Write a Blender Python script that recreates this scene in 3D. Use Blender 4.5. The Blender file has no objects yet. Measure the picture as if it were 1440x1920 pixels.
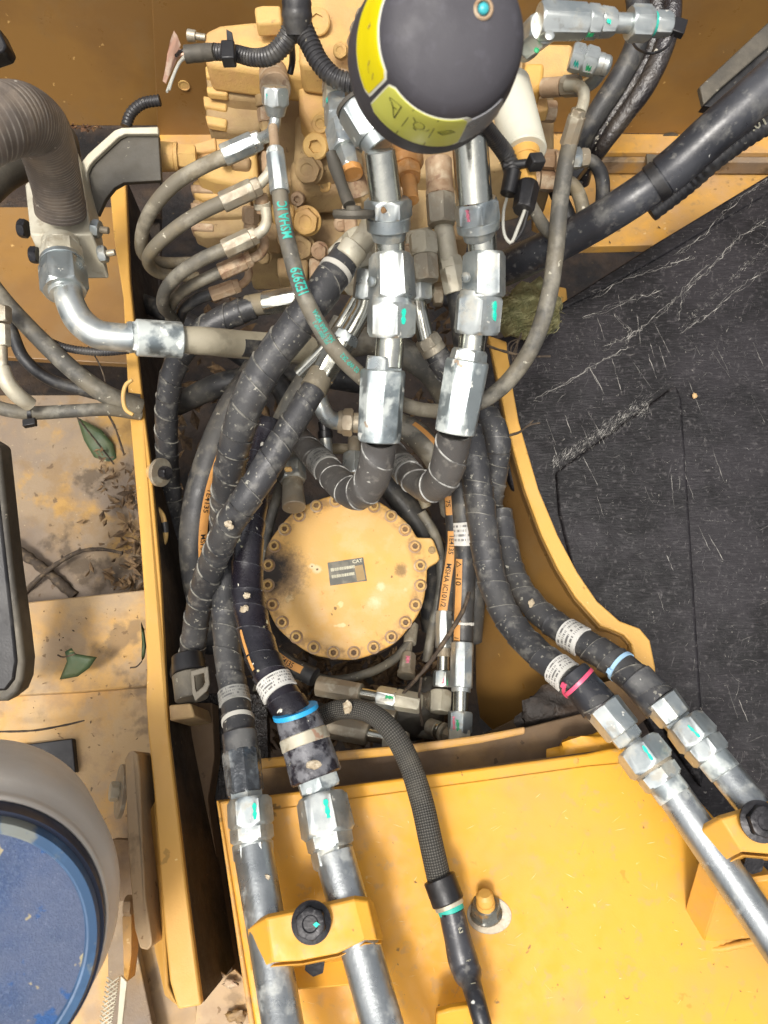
import bpy, bmesh, math, random
from mathutils import Vector, Matrix
random.seed(7)
C = bpy.context.scene.collection
SC = bpy.context.scene
rad = math.radians
# ------------------------------------------------------------------ camera, sky, sun, exposure
F = 1387.0
TILT = rad(20)
CAM = Vector((0, 0, 1.6))
RM = Matrix.Rotation(TILT, 3, 'X')
cd = bpy.data.cameras.new('camera'); cam = bpy.data.objects.new('camera', cd); C.objects.link(cam)
cam.location = CAM; cam.rotation_euler = (TILT, 0, 0)
cd.sensor_fit = 'VERTICAL'; cd.sensor_height = 36; cd.sensor_width = 27; cd.lens = F / 1920 * 36
cd.clip_start = .02; cd.clip_end = 200
cd.dof.use_dof = True; cd.dof.focus_distance = 1.08; cd.dof.aperture_fstop = 6.5
SC.camera = cam
wd = bpy.data.worlds.new("World"); SC.world = wd; wd.use_nodes = True
SUN_EL, SUN_AZ = rad(68), rad(205)        # azimuth clockwise from +Y: the light comes from the boom side
wn = wd.node_tree; sky = wn.nodes.new('ShaderNodeTexSky'); sky.sky_type = 'NISHITA'; sky.sun_disc = False
sky.sun_elevation = SUN_EL; sky.sun_rotation = SUN_AZ; sky.dust_density = 7; sky.air_density = .8; sky.ozone_density = 0
hs = wn.nodes.new('ShaderNodeHueSaturation'); hs.inputs['Saturation'].default_value = .3   # thin white overcast
wn.links.new(sky.outputs[0], hs.inputs['Color']); wn.links.new(hs.outputs[0], wn.nodes['Background'].inputs[0]); wn.nodes['Background'].inputs[1].default_value = .125
sd = bpy.data.lights.new('sun', 'SUN'); sun = bpy.data.objects.new('sun', sd); C.objects.link(sun)
sd.energy = 1.5; sd.angle = rad(10); sd.color = (1, .95, .87)
sdir = Vector((math.sin(SUN_AZ) * math.cos(SUN_EL), math.cos(SUN_AZ) * math.cos(SUN_EL), math.sin(SUN_EL)))
sun.rotation_euler = sdir.to_track_quat('Z', 'Y').to_euler(); sun.location = (0, 0, 5)
SC.view_settings.view_transform = 'Standard'; SC.view_settings.look = 'None'; SC.view_settings.gamma = 1
SC.view_settings.exposure = .66
# ------------------------------------------------------------------ places
def ray(x, y): return RM @ Vector(((x - 720) / F, (960 - y) / F, -1))
def P(x, y, d): return CAM + ray(x, y) * d                       # a point d metres along the view axis
def Z(x, y, h): r = ray(x, y); return CAM + r * (h / -r.z)       # on a level plane h metres below the lens
def Wl(x, y, Y): r = ray(x, y); return CAM + r * (Y / r.y)       # on an upright wall Y metres ahead
def dep(h, y): return h / (math.cos(TILT) - (960 - y) / F * math.sin(TILT))
DOWN = Vector((0, 0, -1)); VIEW = RM @ Vector((0, 0, -1))
# ------------------------------------------------------------------ meshes
WL = {}
def wloc(o): return WL.get(o.name, Vector((0, 0, 0))) if o else Vector((0, 0, 0))
def thing(name, label, cat, loc, group=None):
    o = bpy.data.objects.new(name, None); C.objects.link(o); o.location = loc; o.empty_display_size = .02
    WL[o.name] = Vector(loc); o['label'] = label; o['category'] = cat
    if group: o['group'] = group
    return o
def mk(name, vs, fs, mat, parent=None, smooth=35, uvs=None, bevel=0, tag=None, kind=None, seg=2, weld=False):
    if parent: base = wloc(parent)
    else:
        base = sum(vs, Vector()) / len(vs)
    me = bpy.data.meshes.new(name); me.from_pydata([tuple(v - base) for v in vs], [], fs)
    if uvs:
        ul = me.uv_layers.new(name='UVMap'); k = 0
        for f, fu in zip(me.polygons, uvs):
            for li, u in zip(f.loop_indices, fu): ul.data[li].uv = u
    if weld:
        bm = bmesh.new(); bm.from_mesh(me); bmesh.ops.remove_doubles(bm, verts=bm.verts, dist=2e-6); bm.to_mesh(me); bm.free()
    me.validate(); me.update()
    if mat: me.materials.append(mat)
    o = bpy.data.objects.new(name, me); C.objects.link(o)
    if parent: o.parent = parent
    else: o.location = base
    WL[o.name] = base.copy()
    if smooth is not None:
        for p in me.polygons: p.use_smooth = True
        me.set_sharp_from_angle(angle=rad(smooth))
    if bevel:
        b = o.modifiers.new('bevel', 'BEVEL'); b.width = bevel; b.segments = seg; b.limit_method = 'ANGLE'; b.angle_limit = rad(40)
        b.harden_normals = False
    if tag:
        o['label'] = tag[0]; o['category'] = tag[1]
        if len(tag) > 2: o['group'] = tag[2]
    if kind: o['kind'] = kind
    return o
def prism(name, top, vec, mat, parent=None, bevel=.002, **k):
    n = len(top)
    nrm = Vector()
    for i in range(n): nrm += top[i].cross(top[(i + 1) % n])
    if nrm.dot(vec) > 0: top = top[::-1]
    vs = list(top) + [p + vec for p in top]
    fs = [list(range(n)), list(range(2 * n - 1, n - 1, -1))] + [[(i + 1) % n, i, n + i, n + (i + 1) % n] for i in range(n)]
    return mk(name, vs, fs, mat, parent, bevel=bevel, smooth=30, **k)
def box(name, c, size, rot, mat, parent=None, bevel=.0015, **k):
    m = rot if isinstance(rot, Matrix) else Matrix.Rotation(rot[2], 3, 'Z') @ Matrix.Rotation(rot[1], 3, 'Y') @ Matrix.Rotation(rot[0], 3, 'X')
    h = [s / 2 for s in size]
    t = [c + m @ Vector((sx * h[0], sy * h[1], h[2])) for sx, sy in ((-1, -1), (1, -1), (1, 1), (-1, 1))]
    return prism(name, t, m @ Vector((0, 0, -size[2])), mat, parent, bevel, **k)
def camfr(p, t):
    n = (CAM - p); n = n - t * n.dot(t)
    if n.length < 1e-5: n = Vector((1, 0, 0)) - t * t.x
    n.normalize(); return n, n.cross(t).normalized()
class Path:
    def __init__(s, pts, step=.004):
        W = [(P(x, y, d), w * d / F / 2) for x, y, d, w in pts]
        W = [W[0]] + W + [W[-1]]
        W[0] = (W[1][0] * 2 - W[2][0], W[1][1]); W[-1] = (W[-2][0] * 2 - W[-3][0], W[-2][1])
        Q = []
        for i in range(1, len(W) - 2):
            a, b, c, d = W[i - 1], W[i], W[i + 1], W[i + 2]
            # centripetal-like: uniform CR with damped tangents
            l1 = (c[0] - b[0]).length + 1e-9
            m1 = (c[0] - a[0]) / (((b[0] - a[0]).length + l1)) * l1
            m2 = (d[0] - b[0]) / (((d[0] - c[0]).length + l1)) * l1
            n = max(4, int(l1 / step * 2))
            for k in range(n):
                u = k / n; u2 = u * u; u3 = u2 * u
                Q.append((b[0] * (2 * u3 - 3 * u2 + 1) + m1 * (u3 - 2 * u2 + u) + c[0] * (3 * u2 - 2 * u3) + m2 * (u3 - u2), b[1] + (c[1] - b[1]) * u * u * (3 - 2 * u)))
        Q.append(W[-2])
        L = [0]
        for i in range(1, len(Q)): L.append(L[-1] + (Q[i][0] - Q[i - 1][0]).length)
        s.L = L[-1]; n = max(2, int(s.L / step)); s.p = []; s.r = []; j = 0
        for k in range(n + 1):
            x = s.L * k / n
            while j < len(L) - 2 and L[j + 1] < x: j += 1
            u = (x - L[j]) / max(1e-9, L[j + 1] - L[j]); u = min(1, max(0, u))
            s.p.append(Q[j][0].lerp(Q[j + 1][0], u)); s.r.append(Q[j][1] + (Q[j + 1][1] - Q[j][1]) * u)
        s.n = n; s.ds = s.L / n; s.t = []
        for k in range(n + 1):
            a = s.p[max(0, k - 1)]; b = s.p[min(n, k + 1)]; s.t.append((b - a).normalized())
        nn, _ = camfr(s.p[0], s.t[0]); s.f = []
        for k in range(n + 1):
            nn = (nn - s.t[k] * nn.dot(s.t[k])).normalized(); s.f.append(nn)
    def at(s, x):
        x = min(max(x, 0), s.L) / s.ds; k = min(int(x), s.n - 1); u = x - k
        return s.p[k].lerp(s.p[k + 1], u), s.t[k].lerp(s.t[k + 1], u).normalized(), s.r[k] + (s.r[k + 1] - s.r[k]) * u, s.f[k].lerp(s.f[k + 1], u).normalized()
    def on(s, x, a, off):
        p, t, r, f = s.at(x); n, b = camfr(p, t)
        return p + (r + off) * (math.cos(a) * n + math.sin(a) * b)
def tube(name, pa, mat, parent=None, seg=20, prof=None, off=0, s0=0, s1=None, step=None, **k):
    s1 = pa.L if s1 is None else s1; step = step or pa.ds; n = max(1, int((s1 - s0) / step))
    vs, fs, uv = [], [], []
    for i in range(n + 1):
        s = s0 + (s1 - s0) * i / n; p, t, r, f = pa.at(s); g = t.cross(f)
        rr = (r + off) * (prof(s) if prof else 1)
        for j in range(seg):
            a = 2 * math.pi * j / seg + math.pi
            vs.append(p + rr * (math.cos(a) * f + math.sin(a) * g))
    for i in range(n):
        for j in range(seg):
            j2 = (j + 1) % seg
            fs.append([i * seg + j, i * seg + j2, (i + 1) * seg + j2, (i + 1) * seg + j])
            u0, u1 = s0 + (s1 - s0) * i / n, s0 + (s1 - s0) * (i + 1) / n
            uv.append([(u0, j / seg), (u0, (j + 1) / seg), (u1, (j + 1) / seg), (u1, j / seg)])
    fs.append(list(range(seg))[::-1]); uv.append([(0, 0)] * seg)
    fs.append([n * seg + j for j in range(seg)]); uv.append([(0, 0)] * seg)
    return mk(name, vs, fs, mat, parent, uvs=uv, smooth=50, **k)
def guard(name, pa, mat, parent=None, pitch=.034, h=.0011, seg=28, s0=0, s1=None, sgn=1, off=0, **k):
    s1 = pa.L if s1 is None else s1
    prof = [(0, 0), (.012, 1), (.1, .8), (.3, .55), (.55, .3), (.8, .1)]
    n = len(prof); turns = int((s1 - s0) / pitch) + 3; rows = []
    ph = random.random()
    for tu in range(turns):
        for u, hh in prof: rows.append((tu + u, hh))
    vs, fs, uv = [], [], []
    for u, hh in rows:
        for j in range(seg + 1):
            fr = j / seg
            wob = .06 * math.sin(6.28 * fr + tu * 1.7)
            s = min(max(s0 + (u - 1 - fr + .16 * math.sin((u - fr) * 2.1 + ph * 9) + .1 * math.sin((u - fr) * 5.3 + ph * 20)) * pitch, s0), s1)
            p, t, r, f = pa.at(s); g = t.cross(f) * sgn; a = 2 * math.pi * fr + math.pi
            vs.append(p + (r + off + (hh - .5) * h) * (math.cos(a) * f + math.sin(a) * g))
    m = seg + 1
    for i in range(len(rows) - 1):
        for j in range(seg):
            q = [i * m + j, i * m + j + 1, (i + 1) * m + j + 1, (i + 1) * m + j]
            if (vs[q[0]] - vs[q[3]]).length < 1e-7 and (vs[q[1]] - vs[q[2]]).length < 1e-7: continue
            fs.append(q if sgn > 0 else q[::-1]); a, b = rows[i][0], rows[i + 1][0]
            w = [(a, j / seg), (a, (j + 1) / seg), (b, (j + 1) / seg), (b, j / seg)]
            uv.append(w if sgn > 0 else w[::-1])
    return mk(name, vs, fs, mat, parent, uvs=uv, smooth=60, **k)
def patch(name, pa, s0, s1, a0, a1, off, mat, parent, nu=None, nv=10, **k):
    nu = nu or max(2, int((s1 - s0) / .005)); vs, fs, uv = [], [], []
    for lay in (off, -.0008):
        for i in range(nu + 1):
            for j in range(nv + 1): vs.append(pa.on(s0 + (s1 - s0) * i / nu, a0 + (a1 - a0) * j / nv, lay))
    m = nv + 1; K = (nu + 1) * m
    for i in range(nu):
        for j in range(nv):
            fs.append([i * m + j, (i + 1) * m + j, (i + 1) * m + j + 1, i * m + j + 1])
            uv.append([(i / nu, j / nv), ((i + 1) / nu, j / nv), ((i + 1) / nu, (j + 1) / nv), (i / nu, (j + 1) / nv)])
    rim = [i * m for i in range(nu + 1)] + [nu * m + j for j in range(1, m)] + [i * m + nv for i in range(nu - 1, -1, -1)] + [j for j in range(nv - 1, 0, -1)]
    for a, b in zip(rim, rim[1:] + rim[:1]):
        fs.append([b, a, a + K, b + K]); uv.append([(0, 0)] * 4)
    return mk(name, vs, fs, mat, parent, uvs=uv, smooth=40, **k)
TX = {}
def textmesh(s, bold=0):
    if (s, bold) in TX: return TX[s, bold]
    cu = bpy.data.curves.new('t', 'FONT'); cu.body = s; cu.size = 1; cu.resolution_u = 2; cu.offset = bold
    o = bpy.data.objects.new('t', cu); C.objects.link(o)
    dg = bpy.context.evaluated_depsgraph_get(); me = bpy.data.meshes.new_from_object(o.evaluated_get(dg))
    bm = bmesh.new(); bm.from_mesh(me); bmesh.ops.triangulate(bm, faces=bm.faces)
    for _ in range(4):
        es = [e for e in bm.edges if e.calc_length() > .2]
        if es: bmesh.ops.subdivide_edges(bm, edges=es, cuts=1); bmesh.ops.triangulate(bm, faces=bm.faces)
    bm.to_mesh(me); bm.free()
    vs = [v.co.copy() for v in me.vertices]; fs = [list(p.vertices) for p in me.polygons]
    bpy.data.objects.remove(o); bpy.data.meshes.remove(me); bpy.data.curves.remove(cu)
    xs = [v.x for v in vs]; TX[s, bold] = (vs, fs, min(xs), max(xs)); return TX[s, bold]
def text_on(pa, s, size, st, a0, mat, parent, dr=1, off=.0009, sx=1, bold=.012, name='printed_text'):
    vs, fs, x0, x1 = textmesh(st, bold); out = []
    r = pa.at(s)[2]
    for v in vs: out.append(pa.on(s + dr * (v.x - x0) * size * sx, a0 + dr * (v.y - .35) * size / r, off))
    return mk(name, out, fs, mat, parent, smooth=None)
def text_flat(o, ux, uy, st, size, mat, parent, sx=1, bold=.012, name='printed_text'):
    vs, fs, x0, x1 = textmesh(st, bold)
    return mk(name, [o + ux * (v.x - x0) * size * sx + uy * v.y * size for v in vs], fs, mat, parent, smooth=None)
def rfun(r, shape, lim, th, off):
    if shape == 'c': return r
    n = {'h': 6, 'o': 8, 'd': 10, 'q': 12}[shape]; a = 2 * math.pi / n
    ph = ((th + off) % a) - a / 2
    return r * min(1 / math.cos(ph), lim)
def lathe(name, A, B, prof, mat, parent=None, seg=48, off=0, ref=None, **k):
    """prof: (metres from A along AB, radius, shape, corner limit)"""
    t = (B - A).normalized(); n, b = camfr(A, t) if ref is None else (ref, None)
    n = (n - t * n.dot(t)).normalized(); g = t.cross(n)
    vs, fs = [], []
    for x, r, sh, lim in prof:
        for j in range(seg):
            th = 2 * math.pi * j / seg - off; rr = max(1e-5, rfun(r, sh, lim, th, off))
            vs.append(A + t * x + rr * (math.cos(th) * n + math.sin(th) * g))
    for i in range(len(prof) - 1):
        for j in range(seg):
            j2 = (j + 1) % seg; fs.append([i * seg + j, i * seg + j2, (i + 1) * seg + j2, (i + 1) * seg + j])
    if prof[0][1] > 1e-4: fs.append(list(range(seg))[::-1])
    if prof[-1][1] > 1e-4: fs.append([(len(prof) - 1) * seg + j for j in range(seg)])
    return mk(name, vs, fs, mat, parent, smooth=k.pop('smooth', 28), **k)
NM = {'hex': 'hex_nut', 'hexb': 'hex_body', 'cyl': 'collar', 'fer': 'crimp_ferrule', 'pipe': 'pipe', 'ring': 'ring', 'cap': 'cap', 'cone': 'taper'}
def fit(parent, A, B, items, off=.35):
    """straight run of fittings from pixel/depth A to B; item = (kind, px from A, px to, width px, width px 2, material)"""
    a, b = P(*A), P(*B); Lp = math.hypot(B[0] - A[0], B[1] - A[1]); L = (b - a).length; t = (b - a).normalized(); res = []
    for it in items:
        kd, u0, u1, w0, w1, m = it[:6]; nm = it[6] if len(it) > 6 else NM[kd]
        x0, x1 = u0 / Lp * L, u1 / Lp * L; d = A[2] + (B[2] - A[2]) * (u0 + u1) / 2 / Lp
        r0, r1 = w0 * d / F / 2, w1 * d / F / 2; l = x1 - x0; c = min(l * .12, r0 * .12); O = a + t * x0
        if kd in ('hex', 'hexb'):
            s = .93                                            # pixel widths are between flats and corners
            pr = [(0, r0 * s * .9, 'c', 1), (0, r0 * s, 'h', 1.0), (c * .5, r0 * s, 'h', 1.05), (c * 1.3, r0 * s, 'h', 1.155), (l - c * 1.3, r1 * s, 'h', 1.155), (l - c * .5, r1 * s, 'h', 1.05), (l, r1 * s, 'h', 1.0)]
        elif kd == 'fer':
            pr = [(0, r0 * .9, 'c', 1), (c * .4, r0 * .95, 'o', 1.03), (l * .05, r0 * .955, 'o', 1.082), (l * .5, r0 * .935, 'o', 1.082), (l * .93, r1 * .955, 'o', 1.082), (l - c * .4, r1 * .98, 'c', 1), (l, r1 * .93, 'c', 1)]
        elif kd == 'cap':
            pr = [(0, r0, 'c', 1), (l * .6, r0, 'c', 1), (l * .85, r0 * .85, 'c', 1), (l, r0 * .5, 'c', 1)]
        else:
            pr = [(0, r0 - c * .6, 'c', 1), (c * .6, r0, 'c', 1), (l - c * .6, r1, 'c', 1), (l, r1 - c * .6, 'c', 1)]
        res.append(lathe(nm, O, O + t, pr, m, parent, seg=48, off=off))
    return res
def bolt(parent, c, ax, r, hh, mat, flange=True, name='bolt_head', nut=None, off=0.2, fr=1.45):
    pr = []
    if flange: pr += [(0, r * fr, 'c', 1), (hh * .18, r * fr, 'c', 1), (hh * .3, r * 1.12, 'c', 1)]
    else: pr += [(0, r, 'h', 1.15)]
    pr += [(hh * .32, r, 'h', 1.15), (hh * .88, r, 'h', 1.13), (hh * .96, r, 'h', 1.05), (hh, r * .94, 'c', 1), (hh * 1.0, r * .6, 'c', 1), (hh * .93, r * .5, 'c', 1), (hh * .93, r * .1, 'c', 1)]
    return lathe(name, c, c + ax, pr, mat, parent, seg=36, off=off)
def mark(parent, A, B, u, wpx, lpx, W, mat, shift=0, name='paint_mark'):
    """torque stripe on a nut of width W px, u px along AB"""
    a, b = P(*A), P(*B); t = (b - a).normalized(); Lp = math.hypot(B[0] - A[0], B[1] - A[1]); L = (b - a).length
    d = A[2] + (B[2] - A[2]) * u / Lp; r = W * d / F / 2; p0 = a + t * (u / Lp * L); n, g = camfr(p0, t)
    vs = []; k = d / F; N = 6; wpx *= random.uniform(.75, 1.15); lpx *= random.uniform(.8, 1.15); sl = random.uniform(-1.6, 1.6)
    for i in range(N + 1):
        for s in (-1, 1):
            th = (shift + sl * (i - 3) * .4 + s * wpx / 2 * (.85 + .4 * math.sin(i * 2.1 + sl * 3))) * k / r
            vs.append(p0 + t * ((i / N - .5) * lpx * k) + (r * 1.03) * (math.cos(th) * n + math.sin(th) * g))
    fs = [[2 * i, 2 * i + 1, 2 * i + 3, 2 * i + 2] for i in range(N)]
    nv = len(vs); vs += [v - .003 * (v - p0).normalized() for v in vs]
    fs += [[a + nv for a in f[::-1]] for f in fs]
    for i in range(N):
        fs += [[2 * i, 2 * i + 2, 2 * i + 2 + nv, 2 * i + nv], [2 * i + 1, 2 * i + 1 + nv, 2 * i + 3 + nv, 2 * i + 3]]
    return mk(name, vs, fs, mat, parent, smooth=None)
# ------------------------------------------------------------------ materials
def lin(c):
    if isinstance(c, str): c = [int(c[i:i + 2], 16) / 255 for i in (0, 2, 4)]
    return tuple((x / 12.92 if x < .04045 else ((x + .055) / 1.055) ** 2.4) for x in c) + (1,)
def M(name, base, rough=.5, metal=0, layers=(), bump=(), coat=0, rvar=.12, spec=.5):
    m = bpy.data.materials.new(name); m.use_nodes = True; nt = m.node_tree; N = nt.nodes; L = nt.links
    bs = N['Principled BSDF']; geo = N.new('ShaderNodeNewGeometry'); uvn = N.new('ShaderNodeUVMap')
    def nd(t, **kw):
        n = N.new(t)
        for a, b in kw.items(): setattr(n, a, b)
        return n
    def coords(st, rot=0):
        if st is None: return geo.outputs['Position']
        mp = nd('ShaderNodeMapping'); mp.inputs['Scale'].default_value = st; mp.inputs['Rotation'].default_value = (0, 0, rot)
        mp.inputs['Location'].default_value = (3.1 * len(N), 1.7, .3)
        if rot:
            m0 = nd('ShaderNodeMapping'); m0.inputs['Rotation'].default_value = (0, 0, rot); L.new(geo.outputs['Position'], m0.inputs['Vector'])
            mp.inputs['Rotation'].default_value = (0, 0, 0); L.new(m0.outputs[0], mp.inputs['Vector'])
        else: L.new(geo.outputs['Position'], mp.inputs['Vector'])
        return mp.outputs[0]
    def noise(sc, st=None, det=6, ro=.6, rot=0):
        n = nd('ShaderNodeTexNoise'); n.inputs['Scale'].default_value = sc; n.inputs['Detail'].default_value = det; n.inputs['Roughness'].default_value = ro
        L.new(coords(st, rot), n.inputs['Vector']); return n.outputs[0]
    def mr(x, a, b, c=0, d=1):
        n = nd('ShaderNodeMapRange'); n.inputs[1].default_value = a; n.inputs[2].default_value = b; n.inputs[3].default_value = c; n.inputs[4].default_value = d
        L.new(x, n.inputs[0]); return n.outputs[0]
    def math_(op, a, b):
        n = nd('ShaderNodeMath', operation=op)
        for i, v in enumerate((a, b)):
            if isinstance(v, (int, float)): n.inputs[i].default_value = v
            elif v is not None: L.new(v, n.inputs[i])
        return n.outputs[0]
    rgb = nd('ShaderNodeRGB'); rgb.outputs[0].default_value = lin(base); col = rgb.outputs[0]
    rgh = None; met = None; hts = []
    for ly in layers:
        k = ly[0]
        if k == 'n':       # colour, scale, lo, hi, fac, stretch, rot, kills_metal
            _, c, sc, lo, hi, fac = ly[:6]; st = ly[6] if len(ly) > 6 else None; rot = ly[7] if len(ly) > 7 else 0
            lo = .5 + (lo - .5) * .62; hi = .5 + (hi - .5) * .55
            mask = mr(noise(sc, st, rot=rot), lo, max(hi, lo + .02), 0, fac)
        elif k == 'v':     # specks: colour, scale, thr, fac
            _, c, sc, thr, fac = ly[:5]
            v = nd('ShaderNodeTexVoronoi'); v.inputs['Scale'].default_value = sc
            no = nd('ShaderNodeTexNoise'); no.inputs['Scale'].default_value = sc * 2.3; no.inputs['Detail'].default_value = 3
            L.new(geo.outputs['Position'], no.inputs['Vector'])
            mx = nd('ShaderNodeVectorMath', operation='MULTIPLY_ADD'); mx.inputs[1].default_value = (1.1 / sc,) * 3
            L.new(no.outputs[1], mx.inputs[0]); L.new(geo.outputs['Position'], mx.inputs[2]); L.new(mx.outputs[0], v.inputs['Vector'])
            sep = nd('ShaderNodeSeparateColor'); L.new(v.outputs['Color'], sep.inputs[0])
            th = math_('MULTIPLY', sep.outputs[0], thr); th = math_('MULTIPLY', th, sep.outputs[0])
            mask = math_('MULTIPLY', mr(math_('SUBTRACT', th, v.outputs['Distance']), 0, .05, 0, 1), fac)
        elif k == 'edge':  # worn lip of the spiral strip
            _, c, wdt, fac = ly[:4]
            sp = nd('ShaderNodeSeparateXYZ'); L.new(uvn.outputs[0], sp.inputs[0]); fr = math_('FRACT', sp.outputs[0], None)
            mask = math_('MULTIPLY', mr(fr, 0, wdt, 1, 0), mr(noise(45), .44, .56, 0, fac))
        elif k == 'bands': # soft tone change from turn to turn
            _, c, fac = ly[:3]
            sp = nd('ShaderNodeSeparateXYZ'); L.new(uvn.outputs[0], sp.inputs[0]); fl = math_('FLOOR', sp.outputs[0], None)
            wn_ = nd('ShaderNodeTexWhiteNoise', noise_dimensions='1D'); L.new(fl, wn_.inputs['W']); mask = math_('MULTIPLY', wn_.outputs[0], fac)
        elif k == 'braid':
            _, c, fac = ly[:3]
            sp = nd('ShaderNodeSeparateXYZ'); L.new(uvn.outputs[0], sp.inputs[0])
            a = math_('MULTIPLY', sp.outputs[0], 2 * math.pi * 160); b = math_('MULTIPLY', sp.outputs[1], 2 * math.pi * 14)
            w = math_('MULTIPLY', math_('SINE', math_('ADD', a, b), None), math_('SINE', math_('SUBTRACT', a, b), None))
            mask = mr(w, -.1, .7, 0, fac); hts.append((w, .0006, 1))
        elif k == 'annulus':   # grime caught along a bolt circle: colour, centre, radius, half width, fac
            _, c, ctr, r0_, hw, fac = ly[:6]
            vm = nd('ShaderNodeVectorMath', operation='DISTANCE'); L.new(geo.outputs['Position'], vm.inputs[0]); vm.inputs[1].default_value = ctr
            dd = math_('DIVIDE', math_('ABSOLUTE', math_('SUBTRACT', vm.outputs['Value'], r0_), None), hw)
            mask = math_('MULTIPLY', mr(dd, .3, 1.0, 1, 0), mr(noise(55, det=8), .44, .6, 0, fac))
        elif k == 'rings':
            _, c, per, fac = ly[:4]
            sp = nd('ShaderNodeSeparateXYZ'); L.new(uvn.outputs[0], sp.inputs[0]); fr = math_('FRACT', math_('DIVIDE', sp.outputs[0], per), None)
            mask = math_('MULTIPLY', mr(fr, .7, .85), mr(noise(30), .42, .58, fac * .3, fac))
        elif k == 'print': # rows of fine print blocks on a label
            _, c, nu, nv, fac = ly[:5]
            sp = nd('ShaderNodeSeparateXYZ'); L.new(uvn.outputs[0], sp.inputs[0])
            cu = math_('FLOOR', math_('MULTIPLY', sp.outputs[1], 64), None); cv = math_('FLOOR', math_('MULTIPLY', sp.outputs[0], nu), None)
            cb = nd('ShaderNodeCombineXYZ'); L.new(cu, cb.inputs[0]); L.new(cv, cb.inputs[1])
            wn_ = nd('ShaderNodeTexWhiteNoise', noise_dimensions='2D'); L.new(cb.outputs[0], wn_.inputs['Vector'])
            row = mr(math_('FRACT', math_('MULTIPLY', sp.outputs[0], nu), None), .45, .5, 0, 1)
            mar = math_('MULTIPLY', mr(sp.outputs[0], .1, .11), mr(sp.outputs[0], .88, .89, 1, 0))
            mask = math_('MULTIPLY', math_('MULTIPLY', row, mr(wn_.outputs[0], .45, .46, 0, fac)), mar)
        elif k == 'spot':  # a stain round a place: colour, centre, radius, fac, noise scale
            _, c, ctr, rr, fac, sc = ly[:6]
            vm = nd('ShaderNodeVectorMath', operation='DISTANCE'); L.new(geo.outputs['Position'], vm.inputs[0]); vm.inputs[1].default_value = ctr
            dd = math_('ADD', math_('DIVIDE', vm.outputs['Value'], rr), math_('MULTIPLY', math_('SUBTRACT', noise(sc, det=8, ro=.75), .5), 1.3))
            mask = mr(dd, .55, 1.0, fac, 0)
        mx = nd('ShaderNodeMix', data_type='RGBA'); L.new(mask, mx.inputs[0]); L.new(col, mx.inputs[6]); mx.inputs[7].default_value = lin(c); col = mx.outputs[2]
        if metal and (ly[-1] == 'dull'):
            inv = math_('SUBTRACT', 1, mask); met = inv if met is None else math_('MULTIPLY', met, inv)
    L.new(col, bs.inputs['Base Color'])
    if met is not None: L.new(math_('MULTIPLY', met, metal), bs.inputs['Metallic'])
    else: bs.inputs['Metallic'].default_value = metal
    rn = mr(noise(38, det=5), .3, .7, max(.03, rough - rvar), min(1, rough + rvar)); L.new(rn, bs.inputs['Roughness'])
    bs.inputs['Coat Weight'].default_value = coat; bs.inputs['Coat Roughness'].default_value = .15
    bs.inputs['Specular IOR Level'].default_value = spec
    nrm = None
    for b in bump:
        st = b[2] if len(b) > 2 else None; hts.append((noise(b[0], st, det=5), b[1], 1))
    for h, dist, s in hts:
        bn = nd('ShaderNodeBump'); bn.inputs['Distance'].default_value = dist; bn.inputs['Strength'].default_value = s; L.new(h, bn.inputs['Height'])
        if nrm: L.new(nrm, bn.inputs['Normal'])
        nrm = bn.outputs[0]
    if nrm: L.new(nrm, bs.inputs['Normal'])
    return m
YEL = M('yellow_paint', 'CD9F50', .5, 0, [('n', 'C9984a', 5, .4, .7, .6), ('n', 'CDA063', 14, .56, .75, .3), ('v', '8a6a30', 26, .22, .6), ('v', 'f0d9a0', 60, .12, .6)], [(350, .0002)], coat=.15)
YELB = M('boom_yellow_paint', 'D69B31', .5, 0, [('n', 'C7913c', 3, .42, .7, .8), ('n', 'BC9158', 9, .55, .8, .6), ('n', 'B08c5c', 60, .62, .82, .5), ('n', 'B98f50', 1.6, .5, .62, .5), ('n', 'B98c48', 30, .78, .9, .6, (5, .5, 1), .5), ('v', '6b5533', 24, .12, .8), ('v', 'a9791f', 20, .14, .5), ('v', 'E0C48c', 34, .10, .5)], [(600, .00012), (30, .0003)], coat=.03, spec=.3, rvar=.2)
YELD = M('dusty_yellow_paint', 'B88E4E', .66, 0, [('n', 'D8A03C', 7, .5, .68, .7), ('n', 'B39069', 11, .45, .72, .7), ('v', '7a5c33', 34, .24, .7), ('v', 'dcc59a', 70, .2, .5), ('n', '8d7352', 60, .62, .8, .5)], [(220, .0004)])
CAST = M('cast_yellow_paint', 'C39F5f', .65, 0, [('n', 'BE9856', 8, .45, .62, .7), ('n', 'B88E60', 16, .45, .7, .6), ('v', '8a6a44', 60, .2, .5)], [(300, .0006), (60, .0008)])
CASTD = M('dusty_cast', '9C845c', .75, 0, [('n', 'A48a5c', 14, .5, .7, .6), ('n', '8A6E4E', 20, .42, .7, .6), ('v', '6b5236', 60, .24, .6)], [(260, .0007), (50, .001)])
WALL = M('back_wall_paint', '896634', .38, 0, [('n', '755630', 3, .4, .65, .7), ('n', '7d6340', 10, .52, .75, .5), ('v', 'D3AD6c', 34, .16, .6), ('v', '6e4a1c', 50, .15, .5)], [(300, .0002)], coat=.15)
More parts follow.
